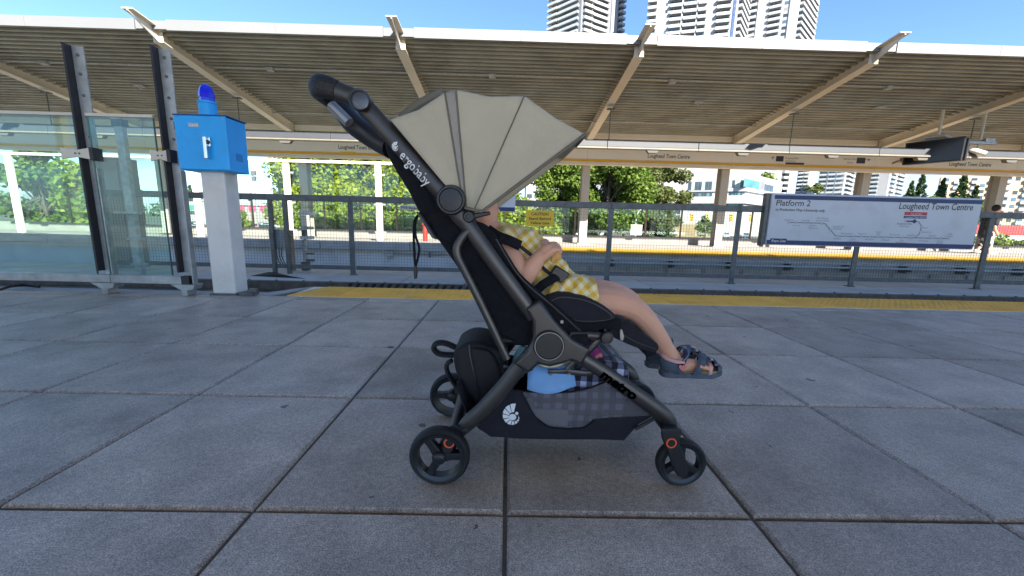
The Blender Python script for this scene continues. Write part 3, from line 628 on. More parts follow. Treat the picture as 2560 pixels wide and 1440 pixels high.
MB().tube([G(2, 724, .03), G(25, 716, .035), G(60, 712, .03), G(98, 717, .02)], .012, 6).build('cable', m_black_rub, gs)
# ---- trackside posts seen through the glass
p = A(352, 690, 6.35); t = thing('signal_post', 'slim galvanised trackside post with small brackets seen through the glass screen', 'post', (p.x, 6.35, -.3))
MB().box(p.x-.06, p.x+.06, 6.31, 6.39, -.3, A(345, 300, 6.35).z).build('shaft', m_galv, t, 0, bevel=.006)
MB().box(p.x-.08, p.x+.08, 6.29, 6.41, A(345, 318, 6.35).z, A(345, 300, 6.35).z).build('head', m_gdark, t, 0, bevel=.006)
for y, s in ((533, -1), (597, 1), (660, 1)): 
    q = A(372, y, 6.3); MB().box(p.x-.16*(s < 0)-.02, p.x+.02+.18, 6.22, 6.30, q.z-.02, q.z+.015).build('bracket', m_galv, t, 0, bevel=.004)
p, q = A(262, 395, 7.25), A(352, 672, 7.25); t = thing('equipment_cabinet', 'tall taupe equipment cabinet on the walkway seen through the glass screen', 'cabinet', ((p.x+q.x)/2, 7.25, -.3))
xc = A(305, 540, 7.25).x
MB().box(xc-.22, xc+.22, 7.1, 7.45, -.3, p.z).build('body', mat('cabinet_taupe', (.30, .26, .22), .5, var=.12, vs=2), t, 0, bevel=.012); MB().box(xc-.19, xc+.19, 7.088, 7.098, -.2, p.z-.06).build('door', mat('cabinet_taupe2', (.33, .285, .24), .45, var=.1, vs=2), t, 0, bevel=.004)
p = A(745, 640, 7.0)

# ---- blue emergency call box on its white pillar
PY = 3.40; x0, x1 = G(523, 738).x+.02, G(588, 738).x+.01
cbx = thing('call_box', 'bright blue emergency call box with a blue beacon on a white square pillar', 'call box', ((x0+x1)/2, PY, 0))
pil = MB().box(x0, x1, PY-.01, PY+.16, .012, 1.08).build('pillar', m_white, cbx, 0, bevel=.012)
MB().box(x0-.02, x1+.02, PY-.025, PY+.175, 0, .014).build('base_plate', m_gdark, pil, 0)
bx0, bx1 = A(437, 300, PY-.10).x, A(566, 300, PY-.10).x
bz0, bz1 = A(560, 430, PY-.10).z, A(560, 291, PY-.10).z
MB().box(bx0+.004, bx1-.004, PY-.09, PY+.135, bz0+.006, bz1-.004).build('cabinet', m_blue, cbx, 0, bevel=.006)
dr = MB().box(bx0, bx1, PY-.112, PY-.092, bz0+.012, bz1).build('door', m_blue, cbx, 0, bevel=.006)
MB().box(bx0-.004, bx1+.004, PY-.115, PY+.14, bz1, bz1+.008).build('drip_edge', mat('call_box_dark', (.005, .06, .25), .5), cbx, 0)
hp = A(517, 370, PY-.13); f_ = PY-.113
hb = MB().box(hp.x-.012, hp.x+.03, f_-.018, f_, hp.z+.01, hp.z+.085).build('handle_plate', m_chrome, dr, 0, bevel=.004)
MB().box(hp.x-.014, hp.x+.012, f_-.04, f_-.019, hp.z-.085, hp.z+.088).build('handle', m_chrome, dr, 0, bevel=.006)
MB().lathe([(.016, 0), (.016, .006), (.012, .007)], (hp.x+.016, f_-.018, hp.z+.045), (0, -1, 0), 14).build('lock', m_black, dr)
p, q = A(471, 307, f_-.002), A(496, 317, f_-.002); lb = MB().box(p.x, q.x, f_-.003, f_+.0, q.z, p.z).build('label', m_white, dr, 0)
text('OPEN', (p.x+.004, f_-.0045, q.z+.016), (q.x-.004, f_-.0045, q.z+.016), .012, m_grey, dr, bold=.01); text('PULL', (p.x+.008, f_-.0045, q.z+.003), (q.x-.008, f_-.0045, q.z+.003), .009, m_grey, dr)
for z_ in (bz0+.07, bz1-.08): MB().tube([(bx0-.004, PY-.10, z_-.03), (bx0-.004, PY-.10, z_+.03)], .009, 8).build('hinge', m_gdark, cbx)
for x_, z_ in ((bx0+.02, bz0+.03), (bx1-.02, bz0+.03), (bx0+.02, bz1-.02), (bx1-.02, bz1-.02)): MB().lathe([(.006, 0), (.006, .003), (.003, .004)], (x_, PY-.112, z_), (0, -1, 0), 8).build('screw', m_galv, dr)
MB().box(bx1-.0045, bx1-.002, PY-.02, PY+.06, bz0+.10, bz0+.16).build('side_label', mat('side_label_blue', (.01, .22, .6), .5), cbx, 0)
lx = (bx0+bx1)/2-.012; ly = PY+.01
MB().lathe([(.064, bz1+.008), (.064, bz1+.115), (.070, bz1+.118), (.070, bz1+.132), (.05, bz1+.134)], (lx, ly, 0), (0, 0, 1), 24).build('beacon_base', m_blue, cbx)
m_lens = mat('beacon_lens', (.0, .012, .75), .15, var=.2, vs=30, coat=.5)
z = bz1+.134; lens = MB().lathe([(.050, z), (.050, z+.03), (.056, z+.032), (.056, z+.06), (.049, z+.085), (.046, z+.10), (.034, z+.12), (.018, z+.132), (0, z+.138)], (lx, ly, 0), (0, 0, 1), 10).build('beacon_lens', m_lens, cbx, 20)
MB().box(x1+.04, x1+.16, PY-.03, PY+.06, .003, .03).box(x1+.11, x1+.17, PY+.0, PY+.04, .03, .06).build('anchor', m_gdark, cbx, 0)
MB().tube([(x0+.02, PY+.17, 1.05), (x0-.015, PY+.19, .6), (x0-.012, PY+.19, .2), (x0-.02, PY+.2, .02)], .012, 6).build('cable', m_black_rub, cbx)

# ---- canopy over the near platform (above and behind the camera, it shades the paving)
nc = thing('near_canopy', 'ribbed metal canopy above the near platform on cream rafters', 'canopy', (0, -4, 0))
NT = .15; NB = -10.0; ZT, ZB = 6.0, 5.3
nd_ = MB(); nd_.add([(-40, NT, ZT), (40, NT, ZT), (40, NB, ZB), (-40, NB, ZB)], [(0, 1, 2, 3)]); nd_.add([(-40, NT, ZT+.08), (40, NT, ZT+.08), (40, NB, ZB+.08), (-40, NB, ZB+.08)], [(0, 1, 2, 3)])
nd_.build('deck_panel', m_deck, nc, 0)
MB().box(-40, 40, NT, NT+.05, ZT-.05, ZT+.15).build('fascia_panel', m_fascia, nc, 0)
for i in range(-5, 6):
    x = i*4.755+1.5
    MB().prism([(NT+.3, ZT+.15), (NB+.1, ZB-.02), (NB+.1, ZB-.27), (NT-.1, ZT-.28)], x-.08, x+.08, axis=0).build('rafter', m_cream, nc, 0)
    MB().box(x-.13, x+.13, -9.6, -9.3, 0, ZB).build('column', m_cream, nc, 0)
# ================================================================== SURROUNDINGS
tag(MB().add([(-3000, -3000, GND), (3000, -3000, GND), (3000, 3000, GND), (-3000, 3000, GND)], [(0, 1, 2, 3)]).build('ground', mat('ground_mix', (.13, .125, .10), .9, var=.25, vs=.02, dirt=.5, dcol=(.07, .1, .03), ds=.015), smooth=0), kind='structure')
m_asph = mat('asphalt', (.075, .075, .075), .9, var=.15, vs=.3)
tag(MB().box(-95, -20, 55, 165, GND-.1, GND+.004).build('car_park', m_asph, smooth=0), kind='structure')
tag(MB().box(35, 95, 90, 190, GND-.1, GND+.004).build('road', mat('pale_asphalt', (.10, .098, .092), .9, var=.1, vs=.3), smooth=0), kind='structure')  # asphalt a little paler and warmer than the car park
def leafmat(name, c0, c1, tr=.35):
    m = bpy.data.materials.new(name); m.use_nodes = True; n = m.node_tree.nodes; l = m.node_tree.links; b = n['Principled BSDF']; o = n['Material Output']
    g = n.new('ShaderNodeNewGeometry'); mx_ = n.new('ShaderNodeMixRGB'); l.new(g.outputs['Random Per Island'], mx_.inputs[0]); mx_.inputs[1].default_value = (*c0, 1); mx_.inputs[2].default_value = (*c1, 1)
    l.new(mx_.outputs[0], b.inputs['Base Color']); b.inputs['Roughness'].default_value = .6; b.inputs['Specular IOR Level'].default_value = .3
    t = n.new('ShaderNodeBsdfTranslucent'); l.new(mx_.outputs[0], t.inputs[0]); ms = n.new('ShaderNodeMixShader'); ms.inputs[0].default_value = tr
    l.new(b.outputs[0], ms.inputs[1]); l.new(t.outputs[0], ms.inputs[2]); l.new(ms.outputs[0], o.inputs['Surface']); return m
lf_y = leafmat('leaf_yellow_green', (.12, .19, .012), (.34, .39, .04), .45)
lf_g = leafmat('leaf_green', (.055, .11, .015), (.20, .28, .045), .38)
lf_d = leafmat('leaf_dark', (.02, .05, .015), (.065, .11, .03), .25)
lf_o = leafmat('leaf_olive', (.06, .085, .02), (.15, .17, .05), .3)
m_bark = mat('bark', (.09, .07, .05), .9, var=.3, vs=4, bump=.6, bs=12)
def leaves(name, cen, nl, size, m, parent=None, flat=.75, up=0.0):
    """cen: array of (x,y,z,rx,rz) clump ellipsoids"""
    cen = np.array(cen); idx = NR.integers(0, len(cen), nl); c = cen[idx]
    d = NR.normal(size=(nl, 3)); d /= np.linalg.norm(d, axis=1)[:, None]; r = NR.random(nl)**.45
    p = c[:, :3]+d*np.stack([c[:, 3], c[:, 3], c[:, 4]], 1)*r[:, None]
    nrm = d*.5+NR.normal(size=(nl, 3))*.6+np.array([0, 0, up+.35]); nrm /= np.linalg.norm(nrm, axis=1)[:, None]
    a = np.cross(nrm, NR.normal(size=(nl, 3))); a /= np.linalg.norm(a, axis=1)[:, None]; b = np.cross(nrm, a)
    s = size*(.6+.8*NR.random(nl))[:, None]
    v = np.stack([p-a*s, p+b*s*flat, p+a*s, p-b*s*flat], 1).reshape(-1, 3)
    me = bpy.data.meshes.new(name); me.vertices.add(4*nl); me.vertices.foreach_set('co', v.ravel()); me.loops.add(4*nl); me.loops.foreach_set('vertex_index', np.arange(4*nl)); me.polygons.add(nl); me.polygons.foreach_set('loop_start', np.arange(nl)*4); me.update(); me.validate()
    me.materials.append(m); o = bpy.data.objects.new(name, me); C.objects.link(o)
    if parent is not None: adopt(o, parent)
    return o
def tree(name, label, base, H, cr, z0, nl, ls, m, group=None, nc=46, con=False, lean=0):
    b = Vector(base); t = thing(name, label, 'tree', b, group)
    tr = MB(); top = b+Vector((lean, 0, H*.8)); mid = b+Vector((lean*.3, .1, H*.4)); r0 = .016*H+.05
    tr.tube([b, b+Vector((0, 0, H*.15)), mid, top], [r0*1.25, r0, r0*.7, r0*.2], 8)
    cen = []
    if con:
        for i in range(nc):
            u = (i+.5)/nc; rr = cr*(1-u)**.85+.12; a = i*2.4; k = NR.random()*.5+.5
            cen.append((b.x+math.cos(a)*rr*k*.75, b.y+math.sin(a)*rr*k*.75, b.z+z0+(H-z0)*u-.15*rr, rr*.42+.1, .22*(H-z0)/math.sqrt(nc)+.12))
    else:
        for i in range(nc):
            d = Vector(NR.normal(size=3)).normalized(); k = .45+.55*NR.random(); zc = b.z+z0+(H-z0)/2
            sh = 1-.25*abs(d.z)
            c = Vector((b.x+lean*.6+d.x*cr*k*sh, b.y+d.y*cr*k*sh, zc+d.z*(H-z0)/2*k)); cs = cr*(.25+.2*NR.random()); cen.append((*c, cs, cs*.75))
            if i % 3 == 0: tr.tube([mid.lerp(top, NR.random()*.7), mid.lerp(c, .55)+Vector((0, 0, .2)), c], [r0*.4, r0*.25, r0*.08], 5)
    tr.build('trunk', m_bark, t); leaves('crown', cen, nl, ls, m, t); return t
def bx_(x, D): return A(x, 520, D).x
GT = 'maple-like street trees beyond the far platform'
tree('street_tree', 'bright yellow-green leafy tree behind the white windscreen posts', (bx_(800, 27), 27, GND), 10.2, 3.0, 1.2, 34000, .115, lf_y, 'yellow-green trees beyond the windscreen', 60)
tree('street_tree', 'bright yellow-green leafy tree behind the white windscreen posts', (bx_(915, 31), 31, GND), 11, 3.4, 1.0, 34000, .12, lf_y, 'yellow-green trees beyond the windscreen', 60)
tree('street_tree', 'bright yellow-green leafy tree behind the white windscreen posts', (bx_(1030, 27), 27, GND), 10, 3.0, 1.0, 30000, .115, lf_y, 'yellow-green trees beyond the windscreen', 60)
tree('street_tree', 'green leafy tree behind the yellow-green ones, showing past the pushchair handle', (bx_(860, 44), 44, GND), 15, 4.8, 2.0, 20000, .2, lf_g, None, 60)
tree('street_tree', 'broad green tree between the yellow-green trees and the pushchair hood', (bx_(1120, 42), 42, GND), 13, 4.5, 1.5, 18000, .19, lf_g, None, 50)
tree('street_tree', 'low bright yellow-green tree behind the caution sign', (bx_(1285, 27), 27, GND), 5.6, 2.2, .8, 7000, .14, lf_y, None, 46)
tree('street_tree', 'leafy tree seen through the left pane of the glass screen', (bx_(110, 26), 26, GND), 8.2, 2.0, 1.2, 6000, .15, lf_g, None, 40)
tree('street_tree', 'slim yellow-green tree seen through the glass screen', (bx_(255, 24), 24, GND), 7.6, 1.7, 1.0, 5000, .15, lf_y, None, 40)
tree('street_tree', 'small yellow-green tree beside the white call box pillar in the car park', (bx_(598, 60), 60, GND), 4.4, 1.5, 1.2, 2500, .18, lf_y, None, 24)
tree('broad_tree', 'large mid-green tree left of the first far column', (bx_(1405, 44), 44, GND), 14, 3.9, 1.0, 42000, .155, lf_g, None, 64)
tree('broad_tree', 'large full green tree right of the first far column', (bx_(1520, 41), 41, GND), 14.2, 4.1, 1.2, 42000, .155, lf_g, None, 64)
tree('conifer_tree', 'tall olive conifer between the green tree and the white office', (bx_(1633, 45), 45, GND), 14.5, 3.3, .8, 34000, .15, lf_o, None, 60, con=False)
tree('round_bush', 'dark round bush at the foot of the olive conifer', (bx_(1662, 40), 40, GND), 3.6, 1.2, .2, 3000, .14, lf_d, None, 22)
for x, D, H, cr_ in ((1655, 95, 6.5, 2.4), (1768, 110, 6.5, 2.6), (1790, 118, 6, 2.2)):
    tree('roadside_tree', 'small dense roadside tree in front of the white office', (bx_(x, D), D, GND), H, cr_, .6, 1800, .28, lf_g, 'small trees in front of the office', 20)
for x, D, H, cr_ in ((2268, 150, 22, 4.5), (2292, 150, 26, 4.5), (2345, 140, 22, 5.5), (2395, 135, 24, 5.0), (2430, 140, 20, 4.0)):
    tree('fir_tree', 'dark fir tree in front of the beige apartment block', (bx_(x, D), D, GND), H, cr_, 1, 3200, .42, lf_d, 'fir trees right of the white tower', 40, con=True)
for x, D, H, cr_ in ((2290, 122, 13.5, 5.5), (2318, 120, 15, 5.5), (2345, 116, 12, 5), (2370, 118, 14.5, 5), (2400, 112, 12, 5), (2430, 110, 13, 5)):
    tree('broad_tree', 'rounded green tree among the firs before the beige apartments', (bx_(x, D), D, GND), H, cr_, 1, 3000, .42, lf_g, 'broad trees among the firs', 30)
tree('broad_tree', 'yellowish green tree in front of the glass towers above the line map sign', (bx_(2032, 120), 120, GND), 17.5, 3.6, 2, 3500, .36, lf_o, None, 34)
tree('broad_tree', 'green tree on the roof line behind the white office', (bx_(1912, 200), 200, GND), 30, 7, 8, 3000, .6, lf_g, None, 34)
for x, D, H, cr_ in ((690, 210, 17, 4), (705, 200, 21, 4.2), (722, 190, 19, 5), (625, 330, 17, 5), (608, 340, 13, 6), (590, 330, 14, 7), (650, 340, 12, 6), (480, 250, 21, 6), (500, 240, 17, 7)):
    tree('fir_tree', ('distant fir between the glass screen and the white pillar' if x < 550 else 'distant fir on the skyline behind the tall lamp post' if x < 670 else 'dark fir on the skyline left of the yellow-green trees'), (bx_(x, D), D, GND), H, cr_, 1, 1800, .65, lf_d, 'distant firs on the skyline', 30, con=True)
# shrubs along the foot of the far platform
for x, D, H in ((850, 21, 3.4), (905, 20, 3.6), (965, 21, 3.9), (1020, 20, 4.0), (1080, 22, 3.8), (1330, 22, 2.9), (1440, 23, 2.7), (760, 22, 2.9), (2535, 22, 3.5), (2575, 21, 3.4), (1230, 20, 3.2), (790, 25, 5.2), (870, 24, 5.6), (940, 25, 5.4), (1000, 24, 5.6), (1055, 25, 5.2), (1190, 24, 4.8), (1290, 23, 3.6), (820, 22, 4.2), (1345, 24, 3.6)):
    c = bx_(x, D); t = thing('shrub', ('leafy yellow-green shrub behind the white windscreen posts' if x < 1150 else 'leafy shrub below the red hoarding' if x > 2000 else 'olive shrub beside the first far column' if x == 1440 else 'leafy yellow-green shrub behind the caution sign'), 'shrub', (c, D, GND), 'shrubs beyond the parapet')
    MB().tube([(c, D, GND), (c+.1, D, GND+H*.6)], [.06, .02], 6).build('stem', m_bark, t)
    leaves('foliage', [(c+NR.normal()*.8, D+NR.normal()*.5, GND+H*(.55+.4*NR.random()), .62, .5) for i in range(16)], 2800, .11, lf_y if x != 1440 else lf_o, t)
# distant woods on the horizon
cen = [(x+NR.normal()*8, 520+NR.normal()*25, GND+4+NR.random()*8, 14, 7+5*NR.random()) for x in np.arange(-760, 900, 11)]
tag(leaves('distant_wood', cen, 16000, 2.2, lf_d), 'dark band of distant woodland along the horizon', 'woodland', kind='stuff')
# ---- buildings
m_bw = mat('white_render', (.33, .33, .335), .7, var=.04, vs=.2)
m_bb = mat('beige_render', (.42, .32, .22), .75, var=.06, vs=.2)
m_bg = mat('grey_panel', (.17, .18, .20), .6, var=.08, vs=.3)
m_bc = mat('pale_concrete', (.38, .37, .35), .75, var=.06, vs=.3)
m_win = mat('dark_window', (.035, .05, .06), .12, var=.4, vs=.35)
m_teal = mat('teal_glass', (.05, .20, .21), .12, var=.5, vs=.3)
m_blind = mat('pale_green_blind', (.30, .42, .34), .4, var=.2, vs=.4)
m_slabw = mat('slab_white', (.34, .34, .35), .7, var=.03)
m_railg = mat('balcony_glass', (.42, .47, .48), .25, var=.15, vs=.8)
class Face:
    def __init__(s, p0, p1): s.a = Vector((*p0, 0)); s.b = Vector((*p1, 0)); d = s.b-s.a; s.L = d.length; s.u = d/s.L; s.n = Vector((s.u.y, -s.u.x, 0)); 
    def hit(s, x, y):
        d = ray(x, y); o = Vector((0, 0, CAMZ)); t = (s.a-o).dot(s.n)/d.dot(s.n); p = o+d*t; return ((p-s.a).dot(s.u), p.z)
    def box(s, u0, u1, z0, z1, o0, o1, mb=None, mi=0):
        mb = mb or MB(); c = s.a+s.u*((u0+u1)/2)+s.n*((o0+o1)/2); c.z = (z0+z1)/2
        return mb.obox(c, s.u*(abs(u1-u0)/2), s.n*(abs(o1-o0)/2), Vector((0, 0, abs(z1-z0)/2)), mi)
    def rect(s, nm, par, x0, y0, x1, y1, m, o0=.0, o1=.12):
        u0, z1 = s.hit(x0, y0); u1, z0 = s.hit(x1, y1); return s.box(u0, u1, min(z0, z1), max(z0, z1), o0, o1).build(nm, m, par, 0)
def pxD(x, D, y=520): return (A(x, y, D).x, D)
def mass(nm, par, pts_, z0, z1, m): return MB().prism(pts_, z0, z1, axis=2).build(nm, m, par, 0)
# white office with the teal corner windows
P0, P1, P2 = pxD(1698, 171), pxD(1860, 160), pxD(1948, 186)
of = thing('office_building', 'white office block with teal corner windows above the platform sign', 'building', (*P1, GND))
FL, FR = Face(P0, P1), Face(P1, P2); zr_ = FL.hit(1860, 433)[1]; zm = FL.hit(1860, 478)[1]; zl = FL.hit(1860, 495)[1]
Pb = (P0[0]+P2[0]-P1[0], P0[1]+P2[1]-P1[1]); foot = [P0, P1, P2, Pb]
mass('upper_storeys', of, foot, zm, zr_, m_bw); 
def inset(f, k): c = (sum(p[0] for p in f)/4, sum(p[1] for p in f)/4); return [(c[0]+(p[0]-c[0])*k, c[1]+(p[1]-c[1])*k) for p in f]
mass('recessed_storey', of, inset(foot, .96), zl-.1, zm-.01, m_bc); mass('podium_slab', of, inset(foot, 1.07), zl-2.2, zl-.11, m_bw); mass('ground_storeys', of, inset(foot, .97), GND, zl-2.21, m_bc)
def panes(F_, par, x0, y0, x1, y1, n, m1, m2=None, nm='window', rows=1):
    u0, z1 = F_.hit(x0, y0); u1, z0 = F_.hit(x1, y1)
    for r_ in range(rows):
        for i in range(n):
            a = u0+(u1-u0)*i/n; b = u0+(u1-u0)*(i+1)/n; g = .06*(1 if u1 > u0 else -1)
            za = z0+(z1-z0)*r_/rows; zb_ = z0+(z1-z0)*(r_+1)/rows
            w_ = F_.box(a+g, b-g, za+.06, zb_-.06, -.05, .10).build(nm, (m2 if m2 and (i*7+r_*3) % 3 == 1 else m1), par, 0)
    F_.box(u0, u1, z0-.12, z1+.12, -.05, .04).build('window_frame', m_bg, par, 0)
panes(FL, of, 1721, 455, 1779, 475, 7, m_win, m_blind); panes(FL, of, 1824, 451, 1857, 469, 5, m_blind, m_win); panes(FR, of, 1861, 446, 1897, 473, 7, m_teal, None, rows=2); panes(FR, of, 1912, 460, 1932, 480, 3, m_win)
FLi = Face(inset(foot, .96)[0], inset(foot, .96)[1]); FRi = Face(inset(foot, .96)[1], inset(foot, .96)[2])
panes(FLi, of, 1700, 483, 1780, 491, 12, m_win, m_teal); panes(FLi, of, 1822, 480, 1856, 488, 6, m_win, m_teal); panes(FRi, of, 1862, 480, 1935, 494, 9, m_win, m_teal)
FLg = Face(inset(foot, .97)[0], inset(foot, .97)[1]); FRg = Face(inset(foot, .97)[1], inset(foot, .97)[2])
panes(FLg, of, 1702, 504, 1856, 518, 14, m_teal, m_win); panes(FRg, of, 1862, 502, 1940, 520, 8, mat('blue_glass', (.03, .10, .32), .15, var=.4, vs=.3), m_win)
for i, (a, b) in enumerate(((1902, 1905), (1907, 1909))): FR.rect('vertical_sign', of, a, 454, b, 474, m_bg, 0, .15)
# condos and towers
def tower(name, label, faces, z0, z1, wallm, stacks, fh, zs, ze, group=None, yref=50):
    """faces: footprint px/D corner list; stacks: (face index, px0, px1, depth, kind)"""
    P = [pxD(*f, yref) for f in faces]; t = thing(name, label, 'building', (*P[1], GND), group)
    if len(P) == 3: P.append((P[0][0]+P[2][0]-P[1][0], P[0][1]+P[2][1]-P[1][1]))
    mass('wall', t, P, z0, z1, wallm)
    Fs = [Face(P[i], P[i+1]) for i in range(2)]
    for fi, xa, xb, dep, kind in stacks:
        F_ = Fs[fi]; ym = yref
        u0 = F_.hit(xa, ym)[0]; u1 = F_.hit(xb, ym)[0]; n = int((ze-zs)/fh)
        if kind == 'p':
            F_.box(u0, u1, zs-fh, ze+fh, 0, dep).build('wall_panel', m_slabw, t, 0); continue
        bal = MB(); L = abs(u1-u0)
        if kind in 'bg':
            bal.box(-L/2, L/2, 0, dep, -.22, 0, 0); bal.box(-L/2, L/2, dep-.06, dep-.01, .12, 1.05, 1); bal.box(-L/2, -L/2+.05, 0, dep-.07, .12, 1.05, 1); bal.box(L/2-.05, L/2, 0, dep-.07, .12, 1.05, 1)
            k_ = -L/2
            while k_ < L/2+.01: bal.box(k_-.04, k_+.04, dep-.005, dep+.04, 0, 1.12, 0); k_ += max(L/4, 1.2)
            bal.box(-L/2, L/2, dep-.07, dep+.02, 1.06, 1.14, 0)
            bm_ = bal.mesh('balcony', [m_slabw if kind == 'b' else m_bc, m_railg], 0)
        wn_ = MB(); nw = max(1, int(L/1.6))
        for i in range(nw): wn_.box(-L/2+L*i/nw+.08, -L/2+L*(i+1)/nw-.08, 0, .06, .25 if kind in 'bg' else .9, 2.45, 0)
        wmes = [wn_.mesh('window', m__, 0) for m__ in (m_win, m_win, mat('window_blind', (.22, .22, .21), .4, var=.3, vs=.5), mat('window_sky', (.07, .12, .17), .08, var=.4, vs=.4))]
        rz = math.atan2(F_.u.y, F_.u.x)
        for i in range(n):
            z = zs+i*fh; c = F_.a+F_.u*((u0+u1)/2)
            if kind in 'bg':
                o = linkobj('balcony', bm_, None, (c.x, c.y, z), (0, 0, rz), (1, -1, 1)); adopt(o, t)
            o = linkobj('window', wmes[random.randrange(4)], None, (c.x, c.y, z), (0, 0, rz), (1, -1, 1)); adopt(o, t)
    return t
DT = 200
zs_ = A(1750, 135, DT).z; ze_ = A(1750, -60, DT).z+8
tower('residential_tower', 'dark grey apartment tower rising above the canopy, its right edge white', [(1378, 236), (1452, 222), (1556, 236)], GND, 170, m_bg, [(0, 1372, 1395, 1.6, 'g'), (0, 1397, 1446, 1.2, 'g'), (1, 1456, 1478, 1.8, 'g'), (1, 1480, 1518, 1.4, 'g'), (1, 1526, 1541, .8, 'p'), (1, 1545, 1558, 1.8, 'b')], 3.0, A(1450, 110, 225).z-4, A(1450, -60, 225).z+8)
tower('residential_tower', 'broad white apartment tower above the canopy, between the grey tower and the narrower one', [(1622, 206), (1824, 196), (1866, 222)], GND, 170, m_bw, [(0, 1617, 1640, 1.8, 'b'), (0, 1661, 1668, .2, 'w'), (0, 1672, 1701, 1.4, 'b'), (0, 1706, 1738, 1.4, 'b'), (0, 1742, 1764, 1.4, 'b'), (0, 1788, 1824, 1.8, 'b'), (0, 1701.5, 1705.5, .8, 'p'), (0, 1738.5, 1741.5, .8, 'p'), (1, 1842, 1864, 1.8, 'b')], 3.0, zs_-6, ze_)
t_ = bpy.data.objects['residential_tower.001']; Fq = Face(pxD(1824, 196, 50), pxD(1866, 222, 50)); Fq.box(Fq.hit(1828, 50)[0], Fq.hit(1834, 50)[0], 40, 160, 0, .5).build('glass_strip', mat('blue_strip', (.05, .09, .20), .2, var=.1), t_, 0)
tower('residential_tower', 'narrow white apartment tower above the canopy, right of the broad white tower', [(1866, 232), (1992, 220), (2042, 244)], GND, 170, m_bw, [(0, 1864, 1889, 1.8, 'b'), (0, 1920, 1950, 1.6, 'b'), (0, 1956, 1968, .2, 'w'), (0, 1891, 1918, .5, 'p'), (0, 1970, 1988, .5, 'p'), (1, 1994, 2034, 1.8, 'b')], 3.0, A(1950, 130, 225).z-6, A(1950, -60, 225).z+8)
def near_tower(label, faces, ytop, wallm, stacks, fh=3.0, ylow=500, grp=None):
    D = faces[1][1]; zt = A(faces[1][0], ytop, D).z; return tower('apartment_building', label, faces, GND, zt, wallm, stacks, fh, A(faces[1][0], ylow, D).z, zt-.5, grp, 450)
near_tower('white terraced apartments behind the white office, with long balconies', [(1670, 230), (1790, 215), (1815, 240)], 380, m_bw, [(0, 1676, 1702, 1.8, 'b'), (0, 1706, 1722, 1.5, 'b'), (0, 1748, 1788, 2.0, 'b')], 3.2, 470)
near_tower('white stepped apartments with jutting balconies right of the white office', [(1926, 240), (1972, 225), (1990, 250)], 405, m_bw, [(0, 1930, 1950, 2, 'b'), (0, 1952, 1971, 2.6, 'b')], 3.0, 500)
near_tower('slim pale tower behind the left end of the line map sign', [(1992, 330), (2022, 325), (2040, 345)], 380, m_bc, [(0, 1994, 2006, 1.6, 'b'), (0, 2010, 2020, 1.2, 'g')], 3.0, 500)
near_tower('pale green glass apartment tower above the line map sign', [(2046, 270), (2112, 260), (2135, 280)], 360, m_railg, [(0, 2048, 2066, 1.4, 'b'), (0, 2070, 2086, 1.5, 'g'), (0, 2090, 2110, 1.2, 'b'), (1, 2114, 2132, 1.6, 'b')], 2.9, 505)
near_tower('white apartment tower with a blank centre strip above the line map sign', [(2172, 280), (2222, 272), (2262, 292)], 350, m_bw, [(0, 2176, 2196, 1.5, 'g'), (1, 2226, 2238, 1.4, 'b'), (1, 2242, 2260, 1.4, 'b')], 2.9, 510)
near_tower('broad beige apartment block with rows of dark windows behind the firs', [(2348, 205), (2352, 196), (2492, 190)], 440, m_bb, [(1, 2362, 2374, .3, 'w'), (1, 2384, 2398, .8, 'g'), (1, 2406, 2420, .3, 'w'), (1, 2428, 2444, .8, 'g'), (1, 2452, 2466, .3, 'w'), (1, 2472, 2488, .8, 'g')], 2.8, 545)
near_tower('beige apartment block with dark balconies at the far right edge', [(2503, 176), (2507, 165), (2640, 160)], 418, m_bb, [(1, 2514, 2530, .9, 'g'), (1, 2538, 2552, .3, 'w'), (1, 2560, 2580, .9, 'g')], 2.8, 560)
near_tower('pale colonnaded office behind the tree left of the first far column', [(1312, 172), (1316, 165), (1420, 165)], 452, m_bw, [(1, 1318, 1332, .5, 'w'), (1, 1336, 1350, .5, 'w'), (1, 1354, 1368, .5, 'w')], 4.5, 500)
near_tower('pale blue tower top showing behind the green tree below the name band', [(1345, 300), (1349, 292), (1392, 292)], 405, m_railg, [(1, 1350, 1366, 1.2, 'b'), (1, 1370, 1388, 1.2, 'g')], 3, 470)
# shopping mall at the left
ml = thing('shopping_mall', 'long low mall with a white roof band and pink-red walls across the car park', 'building', (*pxD(680, 165), GND))
P0, P1 = pxD(585, 170), pxD(770, 165); Fm = Face(P0, P1)
zt = Fm.hit(640, 503)[1]; zw = Fm.hit(640, 514)[1]; Fm.box(-2, Fm.L+6, zw, zt, -20, .8).build('roof', m_bw, ml, 0); Fm.box(0, Fm.L+4, GND, zw-.01, -19, 0).build('wall', mat('mall_wall', (.30, .26, .25), .8), ml, 0)
for a, b in ((592, 612), (622, 640), (650, 672), (684, 700), (712, 740)): Fm.rect('pink_panel', ml, a, 515, b, 528, mat('mall_pink', (.55, .06, .14), .6, var=.1), 0, .3)
gb = thing('green_shop', 'low shop with a green front beyond the glass screen', 'building', (*pxD(465, 150), GND)); Fg = Face(pxD(430, 152), pxD(520, 150)); zt = Fg.hit(460, 503)[1]
Fg.box(0, Fg.L, GND, zt, -15, 0).build('wall', m_bw, gb, 0); Fg.rect('green_fascia', gb, 440, 512, 505, 524, mat('shop_green', (.02, .35, .16), .6), 0, .3); Fg.rect('shop_window', gb, 445, 526, 500, 536, m_win, 0, .2)
